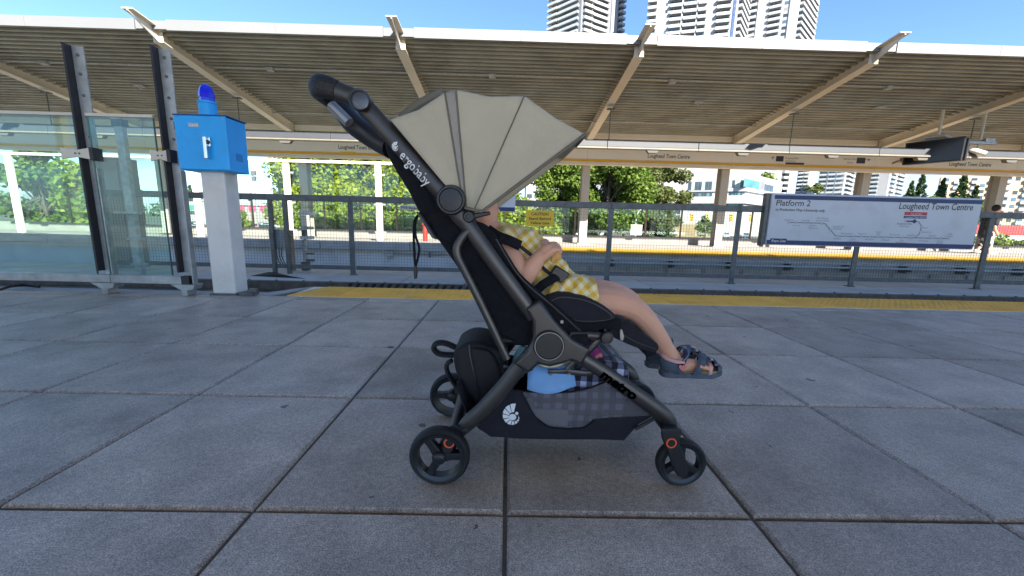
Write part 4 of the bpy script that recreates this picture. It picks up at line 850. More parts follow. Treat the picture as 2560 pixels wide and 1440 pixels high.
# retaining wall and underpass by the road
rw = thing('retaining_wall', 'ochre retaining wall beside the road behind the mesh fence', 'wall', (*pxD(1740, 135), GND))
Fw = Face(pxD(1668, 138), pxD(1800, 132)); Fw.box(0, Fw.L, GND, Fw.hit(1700, 560)[1], -2, 0).build('wall', mat('ochre_wall', (.26, .2, .11), .8, var=.2, vs=.4), rw, 0)
# ---- vehicles
m_tyr = mat('car_tyre', (.015, .015, .015), .8); m_cg = mat('car_glass', (.02, .03, .035), .08)
def carproto(col, nm, kind=0):
    cm = mat('car_paint_'+nm, col, .28, .2, var=.03, coat=.6)
    Lh = 2.2
    side = [(-2.15, .35), (-2.2, .7), (-2.05, .95), (-1.3, 1.02), (1.15, 1.0), (1.95, .9), (2.2, .65), (2.15, .35)] if kind == 0 else [(-2.2, .38), (-2.25, .8), (-2.15, 1.12), (-1.2, 1.15), (1.1, 1.12), (2.0, 1.02), (2.2, .75), (2.2, .38)]
    cab = [(-1.75, 1.0), (-1.25, 1.42), (.35, 1.45), (1.2, .98)] if kind == 0 else [(-2.05, 1.13), (-1.75, 1.65), (.45, 1.68), (1.2, 1.10)]
    b = MB().prism(side, -.86, .86).mesh('body', cm, 30); g_ = MB(); n = len(cab)
    g_.add([(x, -.82, z) if i in (0, 3) else (x, -.64, z) for i, (x, z) in enumerate(cab)]+[(x, .82, z) if i in (0, 3) else (x, .64, z) for i, (x, z) in enumerate(cab)], [(0, 1, 2, 3), (7, 6, 5, 4), (0, 4, 5, 1), (1, 5, 6, 2), (2, 6, 7, 3), (3, 7, 4, 0)])
    g_ = g_.mesh('windows', m_cg, 0); rf = MB().box(cab[1][0]+.02, cab[2][0]-.02, -.62, .62, cab[1][1]+.005, cab[2][1]+.05).mesh('roof', cm, 30)
    wh = MB().lathe([(.33, -.1), (.33, .1), (.2, .11), (0, .11)], (0, 0, 0), YV2, 14).mesh('wheel', m_tyr, 30)
    lm = MB().box(-.04, .04, -.16, .16, -.07, .07).mesh('headlight', m_white, 0)
    return b, g_, rf, wh, lm
YV2 = (0, 1, 0); PROT = {}
def car(px, D, coln, col, kind, rz, label, group='cars beyond the station'):
    if (coln, kind) not in PROT: PROT[(coln, kind)] = carproto(col, coln, kind)
    b, g_, rf, wh, lm = PROT[(coln, kind)]; X, Yc = pxD(px, D)
    t = thing('parked_car' if px < 1200 else 'car', label, 'car', (X, Yc, GND+.002), group, rz)
    linkobj('body', b, t); linkobj('windows', g_, t); linkobj('roof', rf, t)
    for x in (-1.35, 1.35):
        for y in (-.8, .8): linkobj('wheel', wh, t, (x, y, .33), (0, 0, 0 if y > 0 else math.pi))
    for y in (-.6, .6): linkobj('headlight', lm, t, (2.16, y, .72))
W_, S_, R_, K_, B_ = (.7, .7, .7), (.4, .42, .44), (.45, .02, .02), (.03, .035, .04), (.05, .09, .16)
for px, D, cn_, cl, kd, rz, lab in [(640, 108, 'red', R_, 0, .15, 'red car parked among white cars in the mall car park'), (615, 92, 'teal', (.05, .14, .15), 1, .2, 'dark teal car parked nearest the white pillar in the car park'), (668, 90, 'green', (.03, .09, .07), 1, .1, 'dark green car parked in the front row right of the teal one')]:
    car(px, D, cn_, cl, kd, rz, lab, None)
for i, (px, D) in enumerate([(605, 118), (675, 122), (655, 135), (622, 140), (690, 140), (590, 132), (470, 100), (455, 112), (480, 124), (700, 118)]):
    car(px, D, 'white' if i % 3 else 'silver', W_ if i % 3 else S_, i % 2, .1+(i % 3)*.15, ('white' if i % 3 else 'silver')+(' car' if i % 2 == 0 else ' tall hatchback')+' parked in the mall car park', 'pale cars in the mall car park')
for px, D, cn_, cl, kd, rz, lab in [(1806, 126, 'slate', B_, 1, 1.2, 'slate blue car on the road left of the fence post'), (1822, 134, 'silver', S_, 1, 1.2, 'silver car on the road behind the slate blue one'), (1852, 132, 'black', K_, 0, 1.2, 'black car on the road right of the fence post'), (1872, 142, 'white', W_, 1, 1.2, 'white van-like car farthest along the road')]:
    car(px, D, cn_, cl, kd, rz, lab, None)
for i, (px, D) in enumerate([(1330, 112), (1352, 118), (1430, 112), (1482, 112), (905, 112), (860, 118), (1380, 114), (1500, 118)]):
    car(px, D, ('black', 'silver', 'white')[i % 3], (K_, S_, W_)[i % 3], i % 2, .1, ('black', 'silver', 'white')[i % 3]+(' car' if i % 2 == 0 else ' tall hatchback')+' parked in the row beyond the trees', 'cars glimpsed under the trees')
# ---- street furniture
def pole(name, label, cat, px, D, ytop): 
    X, Yc = pxD(px, D); t = thing(name, label, cat, (X, Yc, GND)); zt = A(px, ytop, D).z; MB().tube([(X, Yc, GND), (X, Yc, zt)], [.12, .07], 8).build('pole', m_galv, t); return t, X, Yc, zt
t, X, Yc, zt = pole('street_lamp', 'tall dark lamp post with two square heads and thin arms beside the call box', 'street lamp', 641, 75, 440)
MB().box(X-.35, X+.35, Yc-.2, Yc+.2, zt-.9, zt-.1).build('lamp_head', m_gdark, t, 0); MB().box(X-.4, X+.4, Yc-.2, Yc+.2, zt+.1, zt+.9).build('lamp_head', m_gdark, t, 0); MB().tube([(X-1.6, Yc, zt+1.2), (X-.4, Yc, zt+.1), (X+.6, Yc, zt-.2), (X+1.9, Yc, zt-.9)], .06, 6).build('arm', m_gdark, t)
t, X, Yc, zt = pole('street_lamp', 'curved arm street lamp behind the white square sign and mesh fence', 'street lamp', 1592, 38, 550)
MB().tube(cr3([Vector((X, Yc, zt)), Vector((X+.15, Yc, zt+.7)), Vector((X+.7, Yc, zt+1.2)), Vector((X+1.6, Yc, zt+1.3))], 5), .06, 8).build('arm', m_galv, t); MB().box(X+1.4, X+2.1, Yc-.12, Yc+.12, zt+1.22, zt+1.34).build('lamp_head', m_galv, t, 0)
p, q = A(1578, 561, 30), A(1604, 588, 30); t = thing('square_sign', 'plain white square sign board on a post behind the mesh fence', 'sign', ((p.x+q.x)/2, 30, GND)); MB().box(p.x, q.x, 30, 30.05, q.z, p.z).build('board', mat('cream_board', (.6, .55, .45), .6), t, 0); MB().tube([((p.x+q.x)/2, 30.1, GND), ((p.x+q.x)/2, 30.1, p.z)], .05, 8).build('post', m_galv, t)
m_sig = mat('signal_yellow', (.72, .32, .01), .5)
ms_ = thing('traffic_signal', 'traffic signal mast with yellow signal heads above the road behind the fence', 'traffic light', (*pxD(1690, 110), GND))
D = 110; X0 = A(1690, 540, D).x; zz = A(1740, 538, D).z; X1 = A(1880, 540, D).x
MB().tube([(X0, D, GND), (X0, D, zz+.4)], .16, 8).build('mast', m_galv, ms_); MB().tube([(X0, D, zz), (X1, D, zz+.4)], .09, 8).build('arm', m_galv, ms_)
for px in (1728, 1766, 1826, 1877):
    c = A(px, 544, D); h_ = MB().box(c.x-.42, c.x+.42, D-.5, D-.15, c.z-1.0, c.z+1.0).build('signal_head', m_sig, ms_, 0, bevel=.05)
    for k in (-.6, 0, .6): MB().lathe([(.22, 0), (.22, .12), (.18, .12)], (c.x, D-.5, c.z+k), (0, -1, 0), 10).build('lens', m_black, h_)
# red hoarding at the far right
p, q = A(2430, 558, 34), A(2640, 600, 34); hb_ = thing('red_hoarding', 'long red hoarding with a white lower band behind the walking person', 'hoarding', (p.x+3, 34, GND)); zA, zB, zC = A(2500, 563, 34).z, A(2500, 588, 34).z, A(2500, 598, 34).z
MB().box(p.x-.5, q.x+4, 34, 34.2, zB, zA).build('red_panel', mat('hoarding_red', (.55, .03, .03), .5), hb_, 0); MB().box(p.x-.5, q.x+4, 34, 34.2, zC, zB-.01).build('white_panel', m_white, hb_, 0); MB().box(p.x-.4, q.x+3.9, 34.02, 34.18, GND, zC-.01).build('base', m_bc, hb_, 0)
# ================================================================== PUSHCHAIR
YN, YF = .985, 1.30
m_fr = mat('anodised_frame', (.075, .072, .070), .38, .7, var=.08, vs=20)
m_pl = mat('black_plastic', (.016, .016, .018), .42, var=.1, vs=15)
m_disc = mat('matt_disc', (.035, .033, .031), .5, .3, var=.06)
m_fab = mat('black_fabric', (.007, .0075, .011), .8, var=.25, vs=40, bump=.5, bs=420, sheen=.03, wr=.8, wrs=11, spec=.2)
m_fab2 = mat('charcoal_fabric', (.018, .0175, .024), .85, var=.15, vs=30, bump=.4, bs=500, sheen=.05, wr=.4, wrs=9, spec=.25)
m_can = mat('olive_canopy_fabric', (.47, .425, .32), .85, var=.05, vs=14, bump=.25, bs=700, sheen=.1, wr=.45, wrs=6)
m_trim = mat('canopy_trim', (.15, .137, .105), .8, var=.1)
m_zip = mat('zip_tape', (.30, .28, .245), .7, var=.08, vs=90)
m_rub = mat('foam_tyre', (.012, .012, .013), .62, var=.12, vs=40, bump=.2, bs=300)
m_rim = mat('wheel_plastic', (.016, .017, .02), .35, var=.08)
m_or = mat('orange_ring', (.95, .14, .04), .4, var=.05)
m_logo = mat('pale_print', (.78, .80, .82), .5, var=.04)
m_gloss = mat('gloss_black_print', (.001, .001, .001), .9, var=.05, spec=0.0)
m_silver = mat('silver_plastic', (.30, .29, .28), .4, .4, var=.06)
m_mesh = mat('mesh_fabric', (.16, .15, .165), .8, var=.1, vs=60)
def see_through(m, f):
    n = m.node_tree.nodes; l = m.node_tree.links; b = n['Principled BSDF']; o = n['Material Output']
    tr = n.new('ShaderNodeBsdfTransparent'); ms = n.new('ShaderNodeMixShader'); ms.inputs[0].default_value = f
    l.new(b.outputs[0], ms.inputs[1]); l.new(tr.outputs[0], ms.inputs[2]); l.new(ms.outputs[0], o.inputs['Surface'])
see_through(m_mesh, .55)
def xz(x, y, Y=YN): p = A(x, y, Y); return (p.x, p.z)
def pts(l, Y=YN, ref=YN): return [Vector((xz(x, y, ref)[0], Y, xz(x, y, ref)[1])) for x, y in l]
ps = thing('pushchair', 'black lightweight pushchair with an olive hood standing on the paved platform', 'pushchair', (.16, 1.14, 0))
YV = (0, 1, 0)
def px2m(n): return n/985.
def smooth_path(l, k=4):       # Catmull-Rom through px points
    l = [np.array(p, float) for p in l]; out = []
    e = [2*l[0]-l[1]]+l+[2*l[-1]-l[-2]]
    for i in range(1, len(e)-2):
        for j in range(k):
            t = j/k; a, b, c, d = e[i-1:i+3]
            out.append(tuple(.5*((2*b)+(-a+c)*t+(2*a-5*b+4*c-d)*t*t+(-a+3*b-3*c+d)*t**3)))
    return out+[tuple(l[-1])]
def ptube(nm, l, r, Y, m, flat=.62, n=16, k=4, par=None, ref=YN):
    if k > 1:
        q = smooth_path([(a, b, c) for (a, b), c in zip(l, r if isinstance(r, (list, tuple)) else [r]*len(l))], k)
        l = [(a, b) for a, b, c in q]; r = [px2m(c) for a, b, c in q]
    else: r = [px2m(c) for c in r] if isinstance(r, (list, tuple)) else [px2m(r)]*len(l)
    return MB().tube(pts(l, Y, ref), r, n, flat=flat, ref=YV).build(nm, m, par or ps, 50)
def pprism(nm, l, y0, y1, m, bev=.004, k=0, par=None, seg_=2, ref=YN):
    if k: l = smooth_path(l+[l[0]], k)[:-1]
    return MB().prism([xz(x, y, ref) for x, y in l], y0, y1).build(nm, m, par or ps, 50, bevel=bev, seg=seg_)
def pdisc(nm, x, y, r, Y, prof, m, n=36, par=None, ring=False):
    p = A(x, y, min(Y, YN)); return MB().lathe([(px2m(r)*a, h) for a, h in prof], (p.x, Y, p.z), (0, -1, 0), n, closed=ring).build(nm, m, par or ps, 30)
# ---- frame sides
for Y, s in ((YN, -1), (YF, 1)):
    ptube('upper_tube', [(918, 272), (1010, 375), (1095, 468)], 21, Y, m_fr, k=1)
    ptube('tube_collar', [(1085, 457), (1112, 485), (1150, 538), (1166, 558)], [22, 24, 25, 22], Y, m_fr, k=3)
    ptube('lower_tube', [(1166, 558), (1250, 675), (1336, 792)], 20.5, Y, m_fr, k=1)
    pprism('hub', [(1313, 768), (1348, 745), (1388, 800), (1428, 842), (1474, 868), (1452, 908), (1425, 897), (1400, 905), (1372, 912), (1345, 905), (1322, 928), (1284, 905), (1318, 872), (1331, 842), (1330, 800)], Y-.021, Y+.021, m_fr, .009, seg_=3)
    ptube('rear_leg', [(1335, 885), (1300, 915), (1265, 960), (1214, 1018), (1170, 1058), (1146, 1084)], [23, 22, 22, 23.5, 21, 15], Y, m_fr, .6)
    ptube('front_leg', [(1436, 884), (1500, 924), (1560, 965), (1640, 1022), (1668, 1048), (1682, 1080)], [19, 19.5, 20.5, 22, 22, 17], Y, m_fr, .6)
    ptube('recline_strut', [(1178, 572), (1160, 588), (1146, 610), (1143, 634), (1158, 668), (1200, 752), (1268, 896)], 10.5, Y+s*.012 if s > 0 else Y-.004, m_fr, .8)
for q in ([(1085, 470), (1105, 452)], [(1146, 575), (1186, 545)]):
    pass
hd = pdisc('hub_disc', 1372, 863, 40, YN-.021, [(1, 0), (1, .006), (.93, .010), (.86, .010), (.84, .006), (.82, .0085), (0, .009)], m_disc)
pdisc('disc_ring', 1372, 863, 40, YN-.021, [(.925, .0100), (.925, .0112), (.875, .0112), (.875, .0100)], m_silver, par=hd, ring=True)
ch = pdisc('hood_hub', 1131, 501, 35, YN-.012, [(1, 0), (1, .022), (.92, .028), (.80, .028), (.78, .024), (.74, .028), (0, .031)], m_pl)
pdisc('hood_clip', 1173, 542, 14, YN-.012, [(1, 0), (1, .012), (.8, .016), (.5, .016), (.45, .012), (0, .012)], m_pl)
pprism('hood_arm', [(1168, 540), (1190, 533), (1225, 528), (1228, 537), (1195, 545), (1176, 556)], YN-.02, YN-.006, m_pl, .003)
# ---- handlebar
hj = pdisc('handle_joint', 902, 253, 24, YN-.018, [(1, 0), (1, .006), (.9, .012), (.78, .012), (.76, .010), (0, .0105)], m_pl)
pdisc('joint_cap', 902, 253, 18, YN-.0285, [(1, 0), (1, .0022), (.9, .003), (0, .003)], mat('joint_cap_grey', (.11, .115, .13), .38, .6, var=.15, vs=60), par=hj)
for Y in (YN, YF):
    pdisc('joint_body', 902, 253, 23, Y+.02, [(1, 0), (1, .038)], m_pl)
    ptube('handle_arm', [(905, 254), (875, 240), (838, 226)], [19, 20.5, 22], Y, m_fr, .7, k=2)
    ptube('arm_neck', [(908, 260), (930, 288)], [20, 20.5], Y, m_fr, .62, k=1)
def hp(x, y, Y): a = xz(x, y); return Vector((a[0], Y, a[1]))
g = MB(); path = [hp(842, 227, YN), hp(812, 217, YN+.0), hp(788, 211, YN+.012), hp(776, 208, YN+.045), hp(772, 207, YN+.10), hp(770, 207, (YN+YF)/2), hp(772, 207, YF-.10), hp(776, 208, YF-.045), hp(788, 211, YF-.012), hp(812, 217, YF), hp(842, 227, YF)]
pp = cr3(path, 4); g.tube(pp, [px2m(23+3*min(1, min(i, len(pp)-1-i)/5)) for i in range(len(pp))], 16, flat=.75, ref=None)
g.build('handle_grip', mat('leatherette_grip', (.010, .010, .012), .55, var=.15, vs=60, bump=.6, bs=260), ps, 60)
c = A(850, 283, 1.03); MB().tube([c+Vector((-.02, 0, .018)), c+Vector((.022, 0, -.022))], .013, 10, flat=1.3).build('fold_button', m_silver, ps)
fo = MB().tube(cr3([hp(800, 232, 1.10), hp(845, 285, 1.08), hp(900, 325, 1.08), hp(955, 355, 1.06)], 4), .028, 12, flat=1.2).build('fold_grip', m_pl, ps)
# ---- seat
bk = [(952, 345), (962, 385), (985, 428), (1012, 470), (1040, 525), (1080, 585), (1135, 662), (1160, 705), (1188, 762), (1226, 828), (1275, 858), (1335, 872), (1380, 800), (1345, 735), (1250, 640), (1190, 560), (1120, 480), (1010, 365), (972, 335)]
pprism('seat_back', bk, YN+.016, YF-.016, m_fab, .02, k=2, seg_=3)
pprism('side_panel', [(1172, 562), (1196, 555), (1218, 564), (1242, 592), (1258, 618), (1278, 650), (1300, 684), (1336, 718), (1376, 752), (1424, 790), (1478, 842), (1470, 868), (1425, 846), (1386, 806), (1345, 760), (1290, 690), (1230, 620)], YN+.004, YN+.016, m_fab, .004, k=2)
pprism('side_panel', [(1172, 562), (1196, 555), (1218, 564), (1242, 592), (1258, 618), (1278, 650), (1300, 684), (1336, 718), (1376, 752), (1424, 790), (1478, 842), (1470, 868), (1425, 846), (1386, 806), (1345, 760), (1290, 690), (1230, 620)], YF-.016, YF-.004, m_fab, .004, k=2)
ptube('piping', [(1240, 598), (1272, 652), (1296, 688), (1332, 724), (1385, 768), (1462, 838)], 2.2, YN+.003, m_pl, 1, 6)
MB().lathe([(.0045, 0), (.0045, .003)], (xz(1405, 805)[0], YN+.003, xz(1405, 805)[1]), (0, -1, 0), 10).build('snap_button', m_silver, ps)
pprism('back_pocket', [(990, 432), (1008, 428), (1030, 450), (1022, 462), (1032, 480), (1012, 470), (996, 456)], YN+.05, YF-.05, m_fab2, .008, k=2)
pprism('back_flap', [(1038, 528), (1048, 532), (1090, 598), (1080, 596)], YN+.0, YF-.02, mat('grey_lining', (.075, .085, .095), .7), .004)
pprism('cushion', [(1362, 752), (1398, 736), (1450, 741), (1500, 760), (1546, 797), (1505, 812), (1440, 812), (1392, 790)], YN+.012, YF-.012, m_fab2, .016, k=3, seg_=3)
ptube('cushion_seam', [(1378, 755), (1402, 745), (1450, 749), (1496, 766), (1533, 795), (1500, 804), (1442, 803), (1400, 785)], 1.6, YN+.010, m_pl, 1, 6)
pprism('seat_base', [(1420, 805), (1480, 812), (1548, 800), (1560, 812), (1552, 828), (1505, 826), (1470, 850), (1420, 868), (1385, 860)], YN+.006, YF-.006, m_fab, .01, k=2)
pprism('legrest', [(1540, 796), (1575, 806), (1612, 838), (1652, 866), (1648, 886), (1608, 879), (1556, 858), (1528, 838)], YN+.02, YF-.02, m_fab2, .012, k=3, seg_=3)
ptube('legrest_seam', [(1556, 838), (1600, 862), (1645, 878)], 1.6, YN+.019, m_pl, 1, 6)
pprism('footrest_end', [(1620, 872), (1652, 876), (1655, 898), (1628, 905), (1622, 892)], YN+.03, YF-.03, m_fab, .006)
ptube('seat_bar', [(1425, 838), (1470, 838), (1515, 841)], 11, YN, m_fr, .8, k=1)
kn = pdisc('recline_knob', 1515, 842, 16.5, YN-.008, [(1, 0), (1, .012), (.85, .016), (.7, .016), (.66, .013), (0, .0135)], m_pl)
MB().tube([hp(1515, 842, YN), hp(1515, 842, YF)], .010, 8).build('cross_rod', m_fr, ps)
ptube('link_bar', [(1508, 852), (1480, 884), (1440, 915), (1418, 940)], 9, YN+.03, m_fr, .4, k=1)
ptube('seat_bar_sleeve', [(1428, 850), (1468, 846)], [20, 17], YN-.001, m_fab, .8, k=1)
pprism('zip_pull', [(1552, 826), (1558, 826), (1563, 846), (1560, 854), (1553, 853), (1552, 842)], YN+.008, YN+.012, m_silver, .001)
# recline linkage behind the strut
ptube('recline_link', [(1232, 790), (1246, 838), (1252, 862)], [9, 11, 13], 1.14, m_pl, .8, k=2, ref=1.14); ptube('recline_crossbar', [(1252, 850), (1312, 856), (1345, 852)], [13, 9, 9], 1.10, m_pl, .8, k=1, ref=1.10); ptube('recline_link', [(1262, 850), (1285, 815), (1300, 805)], [10, 9, 8], 1.12, m_pl, .8, k=1, ref=1.12)
# folding cross links above the basket
ptube('fold_link', [(1258, 930), (1322, 941), (1378, 942)], 8, YN+.035, m_fr, .35, k=1); ptube('fold_link', [(1372, 940), (1425, 939), (1470, 944), (1510, 938)], 8.5, YN+.028, m_fr, .35, k=1)
for x, y in ((1378, 940), (1424, 939), (1486, 850)): pdisc('rivet', x, y, 4, YN+.016, [(1, 0), (1, .006), (.5, .009)], m_silver, 12)
# ---- hanging strap
st_ = MB()
for l in ([(1043, 531), (1030, 548), (1026, 580), (1028, 640), (1030, 668)], [(1043, 531), (1031, 552), (1031, 590), (1040, 620), (1038, 642), (1031, 670)]):
    q = smooth_path([(a, b) for a, b in l], 4); st_.tube(pts(q, 1.02), .0032, 6, flat=.35, ref=YV)
sp_ = st_.build('strap', m_fab, ps); pprism('buckle', [(1027, 668), (1034, 668), (1036, 682), (1034, 702), (1028, 702), (1026, 684)], 1.015, 1.025, m_pl, .002, par=sp_)
# ---- rear axle and basket
ax = MB(); a, b = hp(1138, 1072, YN-.015), hp(1138, 1072, YF+.015); ax.tube([a, b], .019, 12, flat=1.0); ax.build('rear_axle', mat('axle_grey', (.055, .06, .07), .35, .5, var=.08), ps)
pl = [(1168, 1050), (1212, 1008), (1250, 976), (1300, 983)]
bot = [(1642, 1046), (1602, 1068), (1564, 1110), (1500, 1107), (1400, 1107), (1300, 1105), (1226, 1100), (1196, 1082)]
mc = [(1302, 984), (1318, 1012), (1338, 1048), (1372, 1074), (1420, 1079), (1462, 1076), (1490, 1056), (1540, 1052), (1642, 1046)]
top_ = [(1300, 983), (1340, 987), (1390, 988), (1430, 986), (1475, 977), (1518, 960)]
frnt = [(1518, 960), (1560, 985), (1600, 1012), (1642, 1046)]
for Y0, tY in ((YN+.018, -1), (YF-.022, 1)):
    pprism('basket_fabric', pl+mc[1:]+bot[1:], Y0, Y0+.004, m_fab2, .0015)
    pprism('basket_mesh', top_+frnt[1:]+mc[::-1][1:-1], Y0+.0005, Y0+.0035, m_mesh, 0)
bb = MB(); lo = [(1168, 1050)]+[(1196, 1078)]+bot[::-1][1:]
bb.grid([pts(lo, y) for y in (YN+.02, (YN+YF)/2, YF-.02)]); bb.build('basket_floor', m_fab2, ps, 50, solid=.004)
bf = MB(); bf.grid([pts(frnt, y) for y in (YN+.02, YF-.02)]); bf.build('basket_front', m_mesh, ps, 50)
br = MB(); br.grid([pts([(1168, 1050), (1150, 1005), (1140, 975)], y) for y in (YN+.02, YF-.02)]); br.build('basket_rear', m_fab2, ps, 50, solid=.003)
ptube('basket_hem', [(1250, 976), (1300, 983), (1340, 987), (1390, 988), (1430, 986), (1475, 977), (1518, 960)], 2.6, YN+.016, m_fab, 1, 6)
ptube('basket_seam', [(1302, 984), (1318, 1012), (1338, 1048), (1372, 1074), (1420, 1080), (1462, 1077), (1490, 1057)], 1.8, YN+.0165, m_fab, 1, 6)
ptube('basket_strut', [(1590, 1078), (1640, 1050)], 5, YN+.01, m_pl, 1, 8, k=1)
# white parcel inside the basket
# shell logo on the basket
def shell(cx, cy, R_, Y, nm, par, rot=0.0, surf=None, mtl=None):
    mb = MB()
    def q(x, y):
        a = math.cos(rot)*x-math.sin(rot)*y; b = math.sin(rot)*x+math.cos(rot)*y
        X, Z = xz(cx+a*R_, cy+b*R_); return (X, surf(X, Z) if surf else Y, Z)
    n = 11
    for i in range(n):
        a0 = R(-78)-i*R(30)*.96; a1 = a0-R(24)
        f0 = 1.12-.075*i; f1 = 1.12-.075*(i+.75)
        ri = .40; cxo, cyo = .05+.012*i, .02
        row = []
        for rr0 in (ri-.012*i*.6, None):
            for t in (0, .5, 1):
                a = a0+(a1-a0)*t; rr = (rr0 if rr0 else f0+(f1-f0)*t); row.append(q(cxo+rr*math.cos(a), cyo+rr*math.sin(a)))
        mb.add(row, [(0, 1, 4, 3), (1, 2, 5, 4)])
    for (ex, ey, er, es) in ((.02, .03, .30, .27), (.36, -.28, .13, .13)):
        mb.add([q(ex+er*math.cos(R(20*k)), ey+es*math.sin(R(20*k))) for k in range(18)], [tuple(range(18))])
    return mb.build(nm, mtl or m_logo, par, 0)
shell(1281, 1049, 31, YN+.0155, 'shell_logo', ps, R(0))
def on_tube(a, b, rpx, flat=.62):
    p, q = [Vector((xz(*t)[0], 0, xz(*t)[1])) for t in (a, b)]; d = (q-p).normalized(); n_ = Vector((-d.z, 0, d.x)); r = px2m(rpx)
    def f(X, Z):
        t = (Vector((X, 0, Z))-p).dot(n_); return YN-flat*math.sqrt(max(r*r-t*t, (r*.2)**2))-.0011
    return f
def tube_text(s, a, b, h, m, surf, bold):
    o = text(s, hp(*a, YN), hp(*b, YN), px2m(h), m, ps, bold=bold)
    for v in o.data.vertices: v.co.y = surf(v.co.x, v.co.z)
sf = on_tube((918, 272), (1095, 468), 21)
shell(992, 371, 13, YN, 'shell_logo', ps, R(10), sf, m_logo)
tube_text('ergobaby', (1000, 393), (1066, 468), 23, m_logo, sf, .012)
tube_text('metro', (1496, 938), (1580, 996), 26, m_gloss, on_tube((1500, 924), (1640, 1022), 22, .6), .045)
# ---- wheels
def wheel(nm, cx, cy, Y, Rr, wdt, side, a0):
    p = A(cx, cy, YN) if side == 0 else None
    return
def make_wheel(loc, Rr, wd, a0, nm='wheel'):
    w_ = bpy.data.objects.new(nm, None); C.objects.link(w_); w_.location = loc; w_.empty_display_size = .02; adopt(w_, ps)
    w_.location = (0, 0, 0); w_.matrix_parent_inverse = Matrix.Translation(Vector(loc)-ps.location)
    def L(mb, n_, m_, sm=40): 
        me = mb.mesh(n_, m_, sm); o = bpy.data.objects.new(n_, me); C.objects.link(o); o.parent = w_; return o
    t_ = wd/2
    L(MB().lathe([(Rr*.80, -t_*.85), (Rr*.92, -t_), (Rr*.985, -t_*.7), (Rr, -t_*.25), (Rr, t_*.25), (Rr*.985, t_*.7), (Rr*.92, t_), (Rr*.80, t_*.85)], (0, 0, 0), YV, 48, closed=True), 'tyre', m_rub)
    L(MB().lathe([(Rr*.70, -t_*.75), (Rr*.82, -t_*1.02), (Rr*.835, -t_*.9), (Rr*.835, t_*.9), (Rr*.82, t_*1.02), (Rr*.70, t_*.75)], (0, 0, 0), YV, 48, closed=True), 'rim', m_rim)
    for k in range(3):
        a = a0+k*2*math.pi/3; d = Vector((math.cos(a), 0, math.sin(a))); e = Vector((-d.z, 0, d.x))
        mb = MB(); 
        v = []
        for rr, hw, th in ((Rr*.1, Rr*.16, t_*.75), (Rr*.45, Rr*.115, t_*.7), (Rr*.76, Rr*.125, t_*.8)):
            for s1, s2 in ((-1, -1), (1, -1), (1, 1), (-1, 1)): v.append(d*rr+e*hw*s1+Vector((0, th*s2, 0)))
        mb.add(v, [(0, 1, 2, 3), (11, 10, 9, 8)]+[(4*i+j, 4*i+(j+1) % 4, 4*i+4+(j+1) % 4, 4*i+4+j) for i in (0, 1) for j in range(4)]); o = L(mb, 'spoke', m_rim, 30)
        md = o.modifiers.new('edge', 'BEVEL'); md.width = .0015; md.segments = 2
    L(MB().lathe([(Rr*.23, t_*.9), (Rr*.23, -t_*.95), (Rr*.19, -t_*1.25), (Rr*.12, -t_*1.4), (0, -t_*1.45)], (0, 0, 0), YV, 24), 'hub_cap', m_rim)
    return w_
pr_ = A(1099, 1137, .945); RW = pr_.z
RW = .0805
make_wheel((pr_.x, .95, RW), RW, .034, R(3)); make_wheel((pr_.x-.018, 1.315, RW), RW, .034, R(60))
pf_ = A(1704, 1160, .95); RF = .067
make_wheel((pf_.x, .958, RF), RF, .028, R(-28)); make_wheel((pf_.x, 1.325, RF), RF, .028, R(40))
# rear brake housings and front forks
for Y, s in ((YN, -1), (YF, 1)):
    q = A(1123, 1107, .96); 
    pprism('brake_housing', [(1092, 1128), (1098, 1108), (1112, 1092), (1135, 1088), (1160, 1070), (1172, 1078), (1150, 1100), (1140, 1122), (1120, 1132)], Y-.018 if s < 0 else Y-.006, Y+.008 if s < 0 else Y+.016, m_pl, .004, k=2, ref=.97)
    bl = [(1655, 1072), (1700, 1072), (1706, 1082), (1700, 1096), (1700, 1110), (1712, 1140), (1722, 1176), (1712, 1192), (1694, 1190), (1682, 1166), (1664, 1118), (1654, 1092)]
    pprism('fork', bl, Y-.052 if s < 0 else Y+.048, Y-.042 if s < 0 else Y+.058, m_pl, .004, k=2, ref=.935)
    pprism('swivel', [(1656, 1070), (1704, 1074), (1706, 1086), (1660, 1088)], Y-.045, Y+.055, m_pl, .008, ref=.95)
    if s < 0:
        for cx, cy, Yr in ((1123, 1107, .941), (1678, 1107, YN-.052)):
            if cx < 1200: pdisc('release_boss', cx, cy, 16, .968, [(1, 0), (1, .022), (.85, .0265), (0, .0265)], m_pl, 24)
            pdisc('release_ring', cx, cy, 13.5, Yr, [(1, 0), (1, .003), (.76, .003), (.76, 0)], m_or, 28, ring=True); pdisc('release_button', cx, cy, 10, Yr, [(1, 0), (1, .002), (.9, .003), (0, .003)], m_pl, 20)
# ---- hood
ribs = [((1142, 497), (974, 297)), ((1150, 503), (1045, 272)), ((1158, 510), (1112, 228)), ((1166, 516), (1140, 222)), ((1176, 521), (1225, 239)), ((1186, 524), (1312, 238)), ((1196, 527), (1390, 293)), ((1207, 528), (1465, 335))]
YH0, YH1 = YN-.022, YF+.022
def ribrow(pv, tp, sag=0.0):
    a, b = Vector((*xz(*pv, YH0), 0)), Vector((*xz(*tp, YH0), 0)); row = []
    for s in (0, .15, .35, .55, .75, .90, .97): q = a+(b-a)*s; row.append((q.x, YH0+sag*math.sin(math.pi*s)*.9, q.y))
    cz = b+(b-a).normalized()*.0
    for y, up_ in ((YH0+.006, -.002), (YH0+.022, 0), (YH0+.08, .006), ((YH0+YH1)/2, .010)): q = b+(b-a).normalized()*(up_); row.append((q.x, y, q.y))
    row += [(x, YH0+YH1-y, z) for x, y, z in row[::-1][1:]]
    return row
